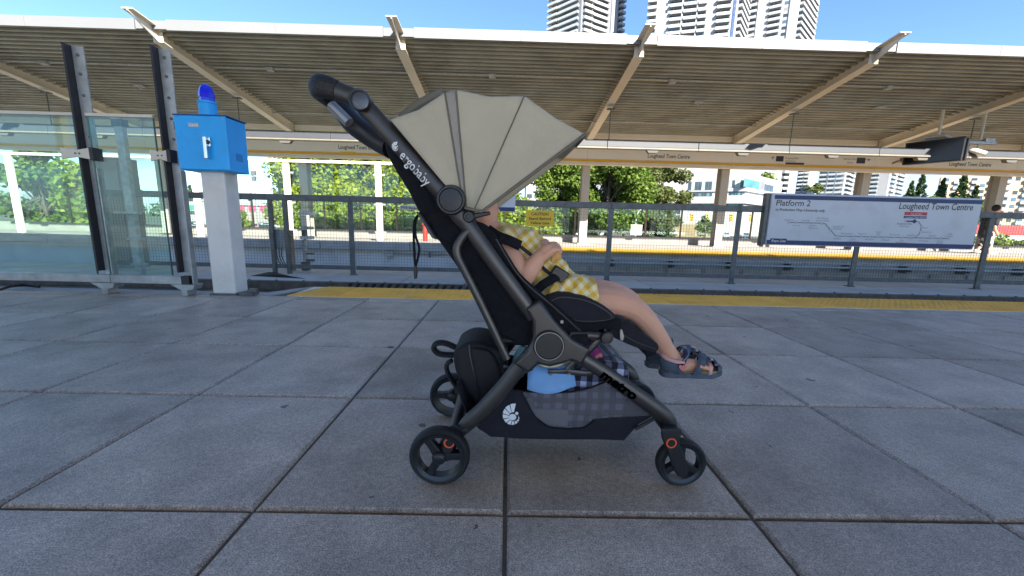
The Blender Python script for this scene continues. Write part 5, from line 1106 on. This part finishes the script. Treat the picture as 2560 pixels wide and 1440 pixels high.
hm = MB(); rows = [ribrow(p, t_, .012 if i in (1, 4, 6) else 0) for i, (p, t_) in enumerate(ribs)]
# refine between ribs
rr_ = []
for i in range(len(rows)-1):
    for k in range(3):
        t_ = k/3; rr_.append([tuple(Vector(a).lerp(Vector(b), t_)) for a, b in zip(rows[i], rows[i+1])])
rr_.append(rows[-1]); hm.grid(rr_)
hood = hm.build('hood', m_can, ps, 60, solid=.003)
def ribline(nm, i, r, m, dx=0, par=None, off=.003):
    l = [Vector(q)+Vector((0, -off if k < 9 else 0, 0)) for k, q in enumerate(rows[i][:11])]
    return MB().tube(cr3(l, 2), r, 6).build(nm, m, par or hood)
for i, r, m in ((2, .0022, m_trim), (3, .0022, m_trim), (5, .0016, m_trim), (7, .0038, m_trim)): ribline('seam', i, r, m)
zr = MB(); zr.grid([[tuple(Vector(a).lerp(Vector(b), t_)+Vector((0, -.0022, 0))) for a, b in zip(rows[2][:9], rows[3][:9])] for t_ in (.12, .5, .88)]); zr.build('zip_panel', m_zip, hood, 50)
MB().tube([Vector(q)+Vector((0, -.002, 0)) for q in [(*[xz(1145, 502)[0]], YH0, xz(1145, 502)[1]), (xz(1168, 521)[0], YH0, xz(1168, 521)[1]), (xz(1207, 530)[0], YH0, xz(1207, 530)[1])]], .004, 6).build('hem', m_trim, hood)
rl_ = MB(); rl_.tube(cr3([Vector((xz(990, 287)[0], 1.03, xz(990, 287)[1]+.004)), Vector((xz(1045, 255)[0], 1.02, xz(1045, 255)[1]+.006)), Vector((xz(1105, 228)[0], 1.01, xz(1105, 228)[1]+.004))], 4), .012, 8, flat=1.0); rl_.build('rolled_vent', m_trim, hood)
# ================================================================== LUGGAGE
# backpack behind the rear legs
YB0, YB1 = 1.06, 1.24
def xb(x, y): return xz(x, y, 1.12)
bpk = thing('backpack', 'black backpack with a grab loop standing in the back of the pushchair basket', 'backpack', (xb(1180, 980)[0], 1.15, xb(1180, 980)[1]))
def bpr(nm, l, y0, y1, m, bev, k=3, par=None): 
    l = smooth_path(l+[l[0]], k)[:-1] if k else l
    return MB().prism([xb(x, y) for x, y in l], y0, y1).build(nm, m, par or bpk, 50, bevel=bev, seg=4)
m_bag = mat('bag_black', (.006, .006, .0075), .7, var=.3, vs=25, bump=.4, bs=300)
bpr('body', [(1138, 862), (1178, 842), (1225, 848), (1262, 872), (1270, 930), (1262, 985), (1215, 1004), (1185, 985), (1160, 950), (1142, 905)], YB0, YB1, m_bag, .022)
bpr('front_pocket', [(1180, 850), (1228, 860), (1252, 905), (1254, 965), (1215, 985), (1196, 940), (1186, 890)], YB0-.012, YB0+.02, m_bag, .010)
MB().tube(cr3([Vector((xb(x, y)[0], YB0-.003, xb(x, y)[1])) for x, y in ((1178, 846), (1182, 880), (1192, 920), (1204, 955), (1212, 980))], 4), .0022, 6).build('zip', mat('zip_grey', (.10, .11, .11), .5, .4), bpk)
MB().tube(cr3([Vector((xb(x, y)[0], 1.13, xb(x, y)[1])) for x, y in ((1140, 872), (1110, 860), (1088, 862), (1084, 876), (1100, 888), (1138, 890))], 4), .0085, 8, flat=1.6, ref=YV).build('grab_loop', m_bag, bpk)
MB().tube(cr3([Vector((xb(x, y)[0], 1.10, xb(x, y)[1])) for x, y in ((1132, 895), (1120, 905), (1122, 925), (1140, 955), (1162, 985))], 4), .007, 8, flat=1.8, ref=YV).build('shoulder_strap', m_bag, bpk)
# chequered blanket
m_chk = bpy.data.materials.new('check_cloth'); m_chk.use_nodes = True
def gingham(m, k, cols, rot, rough=.9, sw=.5):
    n = m.node_tree.nodes; l = m.node_tree.links; b = n['Principled BSDF']; b.inputs['Roughness'].default_value = rough; b.inputs['Sheen Weight'].default_value = .2
    t = n.new('ShaderNodeTexCoord'); mp_ = n.new('ShaderNodeMapping'); mp_.inputs['Rotation'].default_value = rot; mp_.inputs['Scale'].default_value = (k, k, k); l.new(t.outputs['Object'], mp_.inputs[0])
    nz_ = n.new('ShaderNodeTexNoise'); nz_.inputs['Scale'].default_value = 14; l.new(t.outputs['Object'], nz_.inputs['Vector'])
    ad = n.new('ShaderNodeMixRGB'); ad.blend_type = 'ADD'; ad.inputs[0].default_value = .6; l.new(mp_.outputs[0], ad.inputs[1]); l.new(nz_.outputs['Color'], ad.inputs[2])
    s = n.new('ShaderNodeSeparateXYZ'); l.new(ad.outputs[0], s.inputs[0]); bits = []
    for ax_ in ('X', 'Z'):
        fr = n.new('ShaderNodeMath'); fr.operation = 'FRACT'; l.new(s.outputs[ax_], fr.inputs[0]); lt_ = n.new('ShaderNodeMath'); lt_.operation = 'LESS_THAN'; lt_.inputs[1].default_value = sw; l.new(fr.outputs[0], lt_.inputs[0]); bits.append(lt_.outputs[0])
    sm = n.new('ShaderNodeMath'); sm.operation = 'ADD'; l.new(bits[0], sm.inputs[0]); l.new(bits[1], sm.inputs[1])
    dv = n.new('ShaderNodeMath'); dv.operation = 'MULTIPLY'; dv.inputs[1].default_value = .5; l.new(sm.outputs[0], dv.inputs[0])
    cr_ = n.new('ShaderNodeValToRGB'); cr_.color_ramp.interpolation = 'CONSTANT'
    e_ = cr_.color_ramp.elements; e_[0].color = (*cols[0], 1); e_[1].position = .3; e_[1].color = (*cols[1], 1); x_ = e_.new(.8); x_.color = (*cols[2], 1)
    l.new(dv.outputs[0], cr_.inputs[0]); l.new(cr_.outputs[0], b.inputs['Base Color'])
    nb = n.new('ShaderNodeTexNoise'); nb.inputs['Scale'].default_value = 22; nb.inputs['Detail'].default_value = 3; l.new(t.outputs['Object'], nb.inputs['Vector']); bp_ = n.new('ShaderNodeBump'); bp_.inputs['Strength'].default_value = .5; bp_.inputs['Distance'].default_value = .015; l.new(nb.outputs[0], bp_.inputs['Height']); l.new(bp_.outputs[0], b.inputs['Normal'])
gingham(m_chk, 29, ((.55, .57, .75), (.12, .13, .22), (.008, .009, .016)), (0, 0, 0))
l = smooth_path([(1330, 990), (1322, 968), (1345, 940), (1420, 925), (1480, 905), (1530, 900), (1562, 908), (1570, 940), (1560, 1000), (1540, 1060), (1450, 1075), (1360, 1060)]+[(1330, 990)], 3)[:-1]
bl_ = MB().prism([xz(x, y, 1.05) for x, y in l], 1.03, 1.25).build('blanket', m_chk, None, 50, bevel=.012, seg=3); tag(bl_, 'navy, black and pale blue checked blanket folded in the pushchair basket', 'blanket')
# child's sun cap
m_capb = mat('cap_blue', (.20, .40, .70), .8, var=.1, vs=30, bump=.3, bs=300); m_capc = mat('cap_cream', (.70, .60, .40), .85, var=.1, vs=30)
cp_ = thing('sun_cap', "child's sun cap with a light blue brim and cream crown lying on the checked blanket", 'cap', A(1375, 960, 1.04))
def cpx(x, y, Y): p = A(x, y, 1.03); return (p.x, Y, p.z)
rows_ = []
for t_ in range(9):
    u = t_/8; row = []
    for v in range(5):
        w__ = v/4; row.append(cpx(1320+112*u+(w__-.2)*8*(u-.5), 905-10*math.sin(math.pi*u)*0+w__*(58+10*math.sin(math.pi*min(1, u*1.1)))-w__*u*8+12*math.sin(math.pi*u)*(1-w__), 1.03-.028*w__-.012*math.sin(math.pi*u)))
    rows_.append(row)
MB().grid(rows_).build('brim', m_capb, cp_, 60, solid=.004)
c_ = A(1374, 905, 1.06); MB().ball((c_.x, 1.075, c_.z), (.066, .055, .030), 20, 12).build('crown', m_capc, cp_, 60)
# pink and orange patterned cloth bag at the front of the basket
m_pk = mat('print_pink', (.62, .16, .22), .8, var=.2, vs=20)
n_ = m_pk.node_tree.nodes; l_ = m_pk.node_tree.links; vo = n_.new('ShaderNodeTexNoise'); vo.inputs['Scale'].default_value = 34; vo.inputs['Detail'].default_value = 0; tcx = n_.new('ShaderNodeTexCoord'); l_.new(tcx.outputs['Object'], vo.inputs['Vector']); rp = n_.new('ShaderNodeValToRGB'); rp.color_ramp.interpolation = 'CONSTANT'
e_ = rp.color_ramp.elements; e_[0].color = (.28, .03, .16, 1); e_[1].position = .42; e_[1].color = (.70, .16, .05, 1); x_ = e_.new(.52); x_.color = (.68, .30, .36, 1); x_ = e_.new(.62); x_.color = (.55, .06, .14, 1); l_.new(vo.outputs[0], rp.inputs[0]); l_.new(rp.outputs[0], n_['Principled BSDF'].inputs['Base Color'])
l = smooth_path([(1450, 850), (1478, 850), (1498, 872), (1508, 905), (1500, 930), (1470, 925), (1445, 905), (1440, 870)]+[(1450, 850)], 3)[:-1]
tag(MB().prism([xz(x, y, 1.10) for x, y in l], 1.07, 1.2).build('cloth_pouch', m_pk, None, 50, bevel=.014, seg=3), 'pink and orange patterned cloth pouch standing in the front of the basket', 'pouch')
c_ = A(1303, 890, 1.12); tag(MB().lathe([(.022, -.06), (.024, -.02), (.022, .0), (.016, .02), (.010, .032), (0, .034)], c_, (.2, 0, 1), 14).build('bottle', mat('bottle_teal', (.20, .45, .45), .4)), 'pale teal bottle cap showing behind the rear leg of the pushchair', 'bottle')
p, q = xz(1318, 1020, 1.03), xz(1418, 1078, 1.03); tag(MB().box(p[0], q[0], 1.02, 1.10, q[1], p[1]).build('wipes_pack', mat('pack_white', (.62, .62, .66), .5, var=.05), smooth=0, bevel=.006), 'white pack showing through the mesh side of the basket', 'pack')
# ================================================================== PEOPLE
def remeshed(mb, name, m, parent, vox, it=6, fac=.5, noise=None):
    me = mb.mesh(name+'_raw', m, 0); o = bpy.data.objects.new(name, me); C.objects.link(o)
    md = o.modifiers.new('union', 'REMESH'); md.mode = 'VOXEL'; md.voxel_size = vox; md.use_smooth_shade = True
    ms = o.modifiers.new('soft', 'SMOOTH'); ms.iterations = it; ms.factor = fac
    bpy.context.view_layer.update(); ev = o.evaluated_get(bpy.context.evaluated_depsgraph_get()); nm = bpy.data.meshes.new_from_object(ev)
    o.modifiers.clear(); o.data = nm; nm.name = name; nm.materials.clear(); nm.materials.append(m)
    nm.polygons.foreach_set('use_smooth', [True]*len(nm.polygons))
    if noise:
        co_ = np.zeros(len(nm.vertices)*3); nm.vertices.foreach_get('co', co_); co_ = co_.reshape(-1, 3); no = np.zeros_like(co_).ravel(); nm.vertices.foreach_get('normal', no); no = no.reshape(-1, 3)
        nm.vertices.foreach_set('co', (co_+no*noise(co_)[:, None]).ravel()); nm.update()
    adopt(o, parent); return o
def limb(mb, P, r, n=14, sub=3):
    P = [Vector(p) for p in P]; q = cr3(P, sub); rr = []
    for i in range(len(q)): t = i/sub; k = min(int(t), len(r)-2); rr.append(r[k]+(r[k+1]-r[k])*(t-k))
    mb.tube(q, rr, n); mb.ball(q[0], rr[0]*.99, n, 8); mb.ball(q[-1], rr[-1]*.99, n, 8)
m_skin = mat('skin', (.68, .37, .25), .5, var=.06, vs=30, bump=.08, bs=300, spec=.35)
b_ = m_skin.node_tree.nodes['Principled BSDF']; b_.inputs['Subsurface Weight'].default_value = .25; b_.inputs['Subsurface Radius'].default_value = (.012, .005, .003); b_.inputs['Subsurface Scale'].default_value = .6
YC = 1.145
kid = thing('person', 'small child in a yellow gingham dress reclining in the pushchair holding a snack', 'person', A(1400, 760, YC))
bd = MB(); K = A
limb(bd, [K(1392, 742, YC), K(1350, 700, YC), K(1295, 632, YC), K(1250, 596, YC)], [.066, .070, .068, .045])
limb(bd, [K(1255, 600, YC), K(1215, 566, YC)], [.034, .036])
# head: skull, jaw, chin, lips, nose, ear
def ell(x, y, Y, r): c = K(x, y, Y); bd.ball((c.x, c.y, c.z), r, 20, 14)
ell(1178, 503, YC, (.076, .067, .080)); ell(1200, 535, YC, (.050, .050, .042)); ell(1207, 548, YC-.022, (.026, .022, .024)); ell(1207, 548, YC+.022, (.026, .022, .024))
ell(1226, 563, YC, (.016, .019, .014)); ell(1234, 550, YC, (.011, .018, .0065)); ell(1235, 542.5, YC, (.011, .019, .006)); ell(1240, 527, YC, (.012, .011, .010)); ell(1235, 515, YC, (.009, .008, .018)); ell(1150, 520, YC-.066, (.016, .008, .022)); ell(1150, 520, YC+.066, (.016, .008, .022))
# near arm
limb(bd, [K(1262, 618, 1.075), K(1286, 660, 1.052), K(1310, 692, 1.040)], [.034, .032, .028])
limb(bd, [K(1310, 692, 1.040), K(1328, 670, 1.036), K(1349, 642, 1.042)], [.028, .027, .019])
def hand(wr, fwd, up_, side, s=1.0, curl=1.0, thumb=1):
    """wr wrist, fwd finger direction, up_ back of the hand, side towards the little finger"""
    wr, f, u = Vector(wr), Vector(fwd).normalized(), Vector(up_).normalized(); sd = Vector(side).normalized()
    pc = wr+f*.024*s; bd.obox(pc, f*.019*s, u*.0085*s, sd*.019*s); bd.ball(pc, (.021*s, .017*s, .019*s), 12, 8)
    for i, ln in enumerate((.030, .034, .032, .025)):
        b0 = wr+f*.040*s+sd*(-.0155+.0105*i)*s; a1 = b0+(f*.8-u*.45*curl).normalized()*ln*.42*s; a2 = a1+(f*.25-u*.9*curl).normalized()*ln*.36*s; a3 = a2+(-f*.45-u*.7*curl).normalized()*ln*.3*s
        limb(bd, [wr+f*.026*s+sd*(-.0125+.0085*i)*s, b0, a1, a2, a3], [.0072*s, .0072*s, .0066*s, .006*s, .0052*s], 8, 2)
    t0 = wr+f*.014*s-sd*.016*s; t1 = t0+(f*.6-sd*.7-u*.5).normalized()*.02*s; t2 = t1+(f*.9-u*.6+sd*.2).normalized()*.017*s
    limb(bd, [wr+f*.008*s-sd*.006*s, t0, t1, t2], [.009*s, .0085*s, .0075*s, .006*s], 8, 2)
wn_ = K(1350, 641, 1.043); hand(wn_, (.68, .12, .52), (-.5, -.45, .72), (.2, -.85, -.4), 1.05, 1.05)
# far arm
limb(bd, [K(1262, 618, 1.215), K(1292, 662, 1.245), K(1308, 672, 1.24)], [.034, .031, .027]); limb(bd, [K(1308, 672, 1.24), K(1320, 645, 1.19), K(1332, 622, 1.145)], [.027, .024, .0185])
hand(K(1332, 621, 1.143), (.45, -.55, .45), (-.6, .2, .75), (.5, .75, .2), .95, 1.0)
# legs
limb(bd, [K(1405, 758, 1.085), K(1480, 755, 1.075), K(1540, 757, 1.072), K(1584, 771, 1.072)], [.056, .048, .040, .0345]); limb(bd, [K(1584, 771, 1.072), K(1613, 798, 1.074), K(1642, 838, 1.078), K(1668, 872, 1.08), K(1683, 893, 1.08)], [.0345, .0325, .029, .0215, .021])
limb(bd, [K(1672, 912, 1.08), K(1700, 912, 1.079), K(1740, 914, 1.076), K(1772, 917, 1.073)], [.021, .021, .019, .014]); 
for i in range(5): limb(bd, [K(1750, 916, 1.052+.0105*i), K(1768-i*i*.6+2*i, 920, 1.052+.0105*i), K(1776-i*i*.9+2*i, 923, 1.052+.0105*i)], [.008, .0075, .006], 8, 2)
limb(bd, [K(1405, 750, 1.205), K(1480, 735, 1.215), K(1540, 738, 1.22), K(1572, 752, 1.22)], [.056, .048, .040, .0345]); limb(bd, [K(1572, 752, 1.22), K(1597, 785, 1.22), K(1625, 825, 1.22), K(1652, 865, 1.215)], [.0345, .032, .027, .021])
limb(bd, [K(1642, 886, 1.212), K(1670, 890, 1.212), K(1715, 893, 1.212)], [.021, .020, .015])
remeshed(bd, 'body', m_skin, kid, .0027, 5, .5)
# face details
m_lip = mat('lip', (.42, .12, .11), .45); m_hair = mat('hair_brown', (.035, .018, .009), .6, var=.4, vs=120, bump=.6, bs=200)
c = K(1239, 546, YC); MB().ball((c.x, YC, c.z), (.0045, .014, .0022), 10, 6).build('mouth', m_lip, kid)
m_eye = mat('eye_dark', (.02, .015, .012), .15)
for s in (-1, 1): c = K(1227, 508, YC+s*.028); MB().ball(c, (.006, .009, .006), 10, 8).build('eye', m_eye, kid); 
hr = MB(); c = K(1170, 496, YC); hr.ball((c.x, YC, c.z), (.080, .073, .084), 24, 16); c = K(1150, 525, YC); hr.ball((c.x, YC, c.z), (.055, .066, .055), 20, 12)
hr = remeshed(hr, 'hair', m_hair, kid, .006, 4)
# dress
m_dr = bpy.data.materials.new('gingham_yellow'); m_dr.use_nodes = True; gingham(m_dr, 42, ((.80, .72, .50), (.78, .57, .18), (.72, .43, .04)), (0, R(38), 0), .85)
dr_ = MB()
limb(dr_, [K(1402, 742, YC), K(1365, 705, YC), K(1330, 665, YC), K(1292, 622, YC), K(1262, 600, YC)], [.078, .082, .080, .076, .052], 20)
for Y, s in ((1.075, -1), (1.215, 1)): limb(dr_, [K(1258, 604, Y+s*-.012), K(1276, 632, Y+s*-.008)], [.042, .038], 14)
limb(dr_, [K(1400, 748, 1.085), K(1440, 742, 1.078), K(1484, 748, 1.074)], [.066, .062, .055], 16); limb(dr_, [K(1400, 742, 1.205), K(1440, 734, 1.212), K(1484, 732, 1.215)], [.066, .062, .055], 16); limb(dr_, [K(1410, 735, YC), K(1478, 728, YC)], [.062, .045], 16)
def folds(c): return .0035*np.sin(c[:, 0]*150+c[:, 2]*60+6*np.sin(c[:, 1]*40))*np.clip((c[:, 0]-.02)*8, 0, 1)+.002*np.sin(c[:, 2]*170-c[:, 0]*90)
o = remeshed(dr_, 'dress', m_dr, kid, .004, 6, .5, folds)
# trim the hem flat so that the skirt ends cleanly
import bmesh
bm = bmesh.new(); bm.from_mesh(o.data); h0 = K(1487, 745, 1.08); 
bmesh.ops.bisect_plane(bm, geom=bm.verts[:]+bm.edges[:]+bm.faces[:], plane_co=(h0.x, h0.y, h0.z), plane_no=(1, 0, .12), clear_outer=True); bm.to_mesh(o.data); bm.free()
# sandals
m_den = mat('denim_navy', (.075, .10, .14), .8, var=.25, vs=60, bump=.4, bs=500); m_pat = mat('patent_navy', (.006, .010, .05), .15, coat=.8); m_pkl = mat('pink_leather', (.62, .36, .34), .5); m_gold = mat('gold_insole', (.55, .46, .22), .45, .4); m_hrt = mat('heart_pink', (.60, .18, .17), .4)
def sandal(dx, dy, Ys, scale=1.0):
    def q(x, y): p = A(x+dx, y+dy, Ys); return p
    t = bpy.data.objects.new('sandal', None); C.objects.link(t); t.location = q(1720, 930); adopt(t, kid); t.location = (0, 0, 0); t.matrix_parent_inverse = Matrix.Translation(q(1720, 930)-kid.location)
    hw = .034
    def foot_outline(y, grow=0): # top view outline by px x -> half width
        return [(1650-grow, .35), (1656, .62), (1672, .78), (1705, .80), (1740, .92), (1768, .98), (1788, .78), (1800+grow, .35)]
    so_ = MB(); rows_ = []
    for yy, gr in ((937, .96), (931, 1.02), (924, 1.0)):
        ring = []
        fo_ = foot_outline(yy)
        for x, w_ in fo_: p = q(x, yy-(4 if x > 1785 else 0)); ring.append((p.x, Ys-hw*w_*gr, p.z))
        for x, w_ in fo_[::-1]: p = q(x, yy-(4 if x > 1785 else 0)); ring.append((p.x, Ys+hw*w_*gr, p.z))
        rows_.append(ring)
    so_.grid(rows_, closeu=True); n_ = len(rows_[0]); so_.add(rows_[0], [tuple(range(n_))]); so_.build('sole', m_den, t, 60)
    ins = MB(); ins.add([(x, y, z+.0008) for x, y, z in rows_[2]], [tuple(range(n_))]); ins.build('insole', m_gold, t, 0)
    def strap(nm, l, w_px, m, bulge=1.0, wid=None, th=.0022):
        # l: (x px, y px low, x px top, y px top): band going over the foot from the near side to the far side
        (xa, ya), (xt, yt) = l; a = q(xa, ya); tt = q(xt, yt); pts_ = []
        for k in range(9):
            ang = math.pi*k/8; y_ = Ys-math.cos(ang)*hw*bulge; f = math.sin(ang)**.7; pts_.append((a.x+(tt.x-a.x)*f, y_, a.z+(tt.z-a.z)*f))
        mb = MB(); h = px2m(w_px)/2; d = Vector((1, 0, .15 if xt >= xa else -.1)).normalized()
        mb.grid([[Vector(p)-d*h for p in pts_], [Vector(p)+d*h for p in pts_]]); return mb.build(nm, m, t, 60, solid=th)
    strap('ankle_strap', [(1690, 908), (1712, 868)], 13, m_pat, 1.0); strap('instep_strap', [(1726, 926), (1752, 886)], 24, m_den, .98); strap('toe_strap', [(1760, 926), (1768, 900)], 11, m_pkl, .99)
    tc_ = MB(); rws = []
    for u in range(6):
        x = 1752+u*(1801-1752)/5; tp_ = 887+ (u/5)**2*26; w_ = [.95, .98, .95, .85, .62, .2][u]; r_ = []
        for k in range(9): ang = math.pi*k/8; p0 = q(x, 926-(3 if u > 3 else 0)); p1 = q(x, tp_); f = math.sin(ang)**.55; r_.append((p0.x, Ys-math.cos(ang)*hw*w_, p0.z+(p1.z-p0.z)*f))
        rws.append(r_)
    MB().grid([r_[2:] for r_ in rws[:3]]).build('toe_cap', m_pat, t, 60, solid=.002); MB().grid([r_[1:] for r_ in rws[2:]]).build('toe_cap', m_pat, t, 60, solid=.002)
    MB().grid([r_[:3] for r_ in rws[3:]]).build('toe_bumper', m_den, t, 60, solid=.002)
    hc = MB(); rws = []
    for k in range(13):
        ang = -math.pi/2*.0+math.pi*(k/12)  # round the heel from near to far
        xx = 1652+50*(1-math.sin(ang))*.9; y_ = Ys-math.cos(ang)*hw*.86; tp_ = 880+abs(math.cos(ang))*12
        rws.append([(q(xx, 927).x, y_, q(xx, 927).z), (q(xx-1, 905).x, y_*1+0, q(xx, 905).z), (q(xx+1, tp_+8).x, y_, q(xx, tp_+8).z)])
    hc.grid(rws); hc.build('heel_counter', m_den, t, 60, solid=.0025)
    cl = MB(); cl.tube([Vector(r_[2])+Vector((.001, 0, .004)) for r_ in rws], .0062, 8); cl.build('pink_collar', m_pkl, t, 60)
    p = q(1692, 907); h_ = MB(); hp_ = []
    for k in range(20): a = 2*math.pi*k/20; hp_.append((p.x+.0105*(math.sin(a)**3), p.z+.0105*(13*math.cos(a)-5*math.cos(2*a)-2*math.cos(3*a)-math.cos(4*a))/16))
    h_.prism(hp_, Ys-hw-.0045, Ys-hw-.001); h_.build('heart_badge', m_hrt, t, 0)
sandal(0, 0, 1.078); sandal(-36, -22, 1.212)
# harness (part of the pushchair)
m_web = mat('webbing', (.010, .010, .014), .75, var=.2, vs=80)
def ribbon(nm, l, Ys, w_px, m, th=.004, par=None):
    P = cr3([A(x, y, Y_) for (x, y), Y_ in zip(l, Ys)], 4); mb = MB(); rows_ = []
    for i, p in enumerate(P):
        t_ = (P[min(i+1, len(P)-1)]-P[max(i-1, 0)]).normalized(); n_ = Vector((0, -1, .25)); s_ = t_.cross(n_).normalized()*px2m(w_px)/2; rows_.append([p-s_, p-s_*.4+Vector((0, -.002, 0)), p+s_*.4+Vector((0, -.002, 0)), p+s_])
    mb.grid(rows_); return mb.build(nm, m, par or ps, 60, solid=th)
ribbon('harness_pad', [(1218, 574), (1245, 592), (1275, 603), (1300, 615)], [1.03, 1.022, 1.020, 1.026], 25, m_fab, .010)
ribbon('harness_strap', [(1298, 614), (1330, 640), (1352, 664), (1380, 690)], [1.03, 1.045, 1.055, 1.065], 8, m_web, .0025)
ribbon('harness_pad', [(1232, 572), (1268, 590), (1300, 600)], [1.19, 1.19, 1.19], 20, m_fab, .010)
ribbon('waist_belt', [(1334, 735), (1352, 716), (1376, 700), (1400, 688)], [1.045, 1.040, 1.045, 1.06], 22, m_fab, .008)
c = A(1398, 686, 1.062); MB().obox(c, Vector((.020, 0, -.012)), Vector((0, .012, 0)), Vector((.009, 0, .015))).build('buckle', m_pl, ps, 30, bevel=.004)
ribbon('crotch_strap', [(1400, 690), (1418, 700), (1428, 712)], [1.065, 1.068, 1.072], 12, m_web, .004)
# snack held in the near hand
c = A(1390, 640, 1.045); sn = MB(); sn.ball(c, (.012, .008, .014), 10, 8); sn.ball(c+Vector((.004, -.002, .011)), (.008, .007, .007), 10, 8); sn.ball(c+Vector((-.006, 0, -.012)), (.009, .007, .008), 10, 8); sn.ball(c+Vector((.009, 0, -.003)), (.007, .006, .008), 10, 8)
o = remeshed(sn, 'snack', mat('biscuit', (.62, .33, .10), .75, var=.15, vs=90), kid, .0025, 3); o.parent = None; o.matrix_parent_inverse = Matrix.Identity(4); tag(o, 'small orange biscuit held in the fingers of the child', 'biscuit')
# ---- person walking on the far platform
Yw = 13.6
def W(x, y, dy=0): 
    p = A(x, y+2.5, Yw); return Vector((p.x, Yw+dy, p.z))
Yw = 13.1; f0 = Vector((A(2480, 634, Yw).x, Yw, 0))
pw_ = thing('person', 'person in black top and black and white patterned shorts walking on the far platform', 'person', (f0.x, Yw, 0))
b2 = MB(); _bd = bd
limb(b2, [W(2462, 583), W(2468, 566), W(2474, 548), W(2482, 540)], [.13, .13, .15, .07]); limb(b2, [W(2482, 540), W(2490, 530)], [.06, .06]); c = W(2494, 521); b2.ball(c, (.105, .085, .125), 14, 10); b2.ball(c+Vector((.09, 0, -.02)), (.03, .02, .025), 8, 6)
limb(b2, [W(2474, 547, -.19), W(2464, 566, -.24), W(2474, 584, -.22)], [.055, .048, .038]); limb(b2, [W(2476, 547, .19), W(2486, 565, .22), W(2497, 578, .2)], [.055, .048, .038])
limb(b2, [W(2462, 585, -.09), W(2452, 603, -.09), W(2436, 620, -.09)], [.09, .065, .045]); limb(b2, [W(2464, 585, .09), W(2474, 606, .09), W(2480, 627, .09)], [.09, .065, .045])
remeshed(b2, 'body', m_skin, pw_, .02, 3)
m_blk = mat('black_clothing', (.012, .012, .014), .8, var=.2); c2 = MB(); limb(c2, [W(2461, 582), W(2467, 566), W(2473, 549), W(2480, 543)], [.155, .165, .175, .10]); limb(c2, [W(2474, 547, -.19), W(2468, 558, -.23)], [.085, .08]); limb(c2, [W(2476, 547, .19), W(2482, 557, .22)], [.085, .08]); remeshed(c2, 'shirt', m_blk, pw_, .02, 3)
m_bwp = mat('pattern_shorts', (.3, .28, .27), .8, var=.1); n_ = m_bwp.node_tree.nodes; l_ = m_bwp.node_tree.links; vo = n_.new('ShaderNodeTexNoise'); vo.inputs['Scale'].default_value = 9; tcx = n_.new('ShaderNodeTexCoord'); l_.new(tcx.outputs['Object'], vo.inputs['Vector']); rp = n_.new('ShaderNodeValToRGB'); rp.color_ramp.interpolation = 'CONSTANT'; rp.color_ramp.elements[0].color = (.012, .012, .012, 1); rp.color_ramp.elements[1].position = .52; rp.color_ramp.elements[1].color = (.5, .42, .38, 1); l_.new(vo.outputs[0], rp.inputs[0]); l_.new(rp.outputs[0], n_['Principled BSDF'].inputs['Base Color'])
c3 = MB(); limb(c3, [W(2463, 578), W(2460, 588)], [.15, .13]); limb(c3, [W(2462, 585, -.09), W(2452, 603, -.09), W(2445, 611, -.09)], [.12, .095, .085]); limb(c3, [W(2464, 585, .09), W(2474, 606, .09), W(2476, 613, .09)], [.12, .095, .085]); remeshed(c3, 'shorts', m_bwp, pw_, .02, 3)
for x, y, dy in ((2433, 624, -.09), (2484, 630, .09)):
    c4 = MB(); limb(c4, [W(x-3, y, dy), W(x+12, y+(3 if dy < 0 else 1), dy)], [.055, .045]); remeshed(c4, 'shoe', m_white, pw_, .015, 2)
c5 = MB(); c = W(2492, 519); c5.ball(c+Vector((-.025, 0, .02)), (.115, .10, .12), 14, 10); remeshed(c5, 'hair', m_blk, pw_, .02, 2)
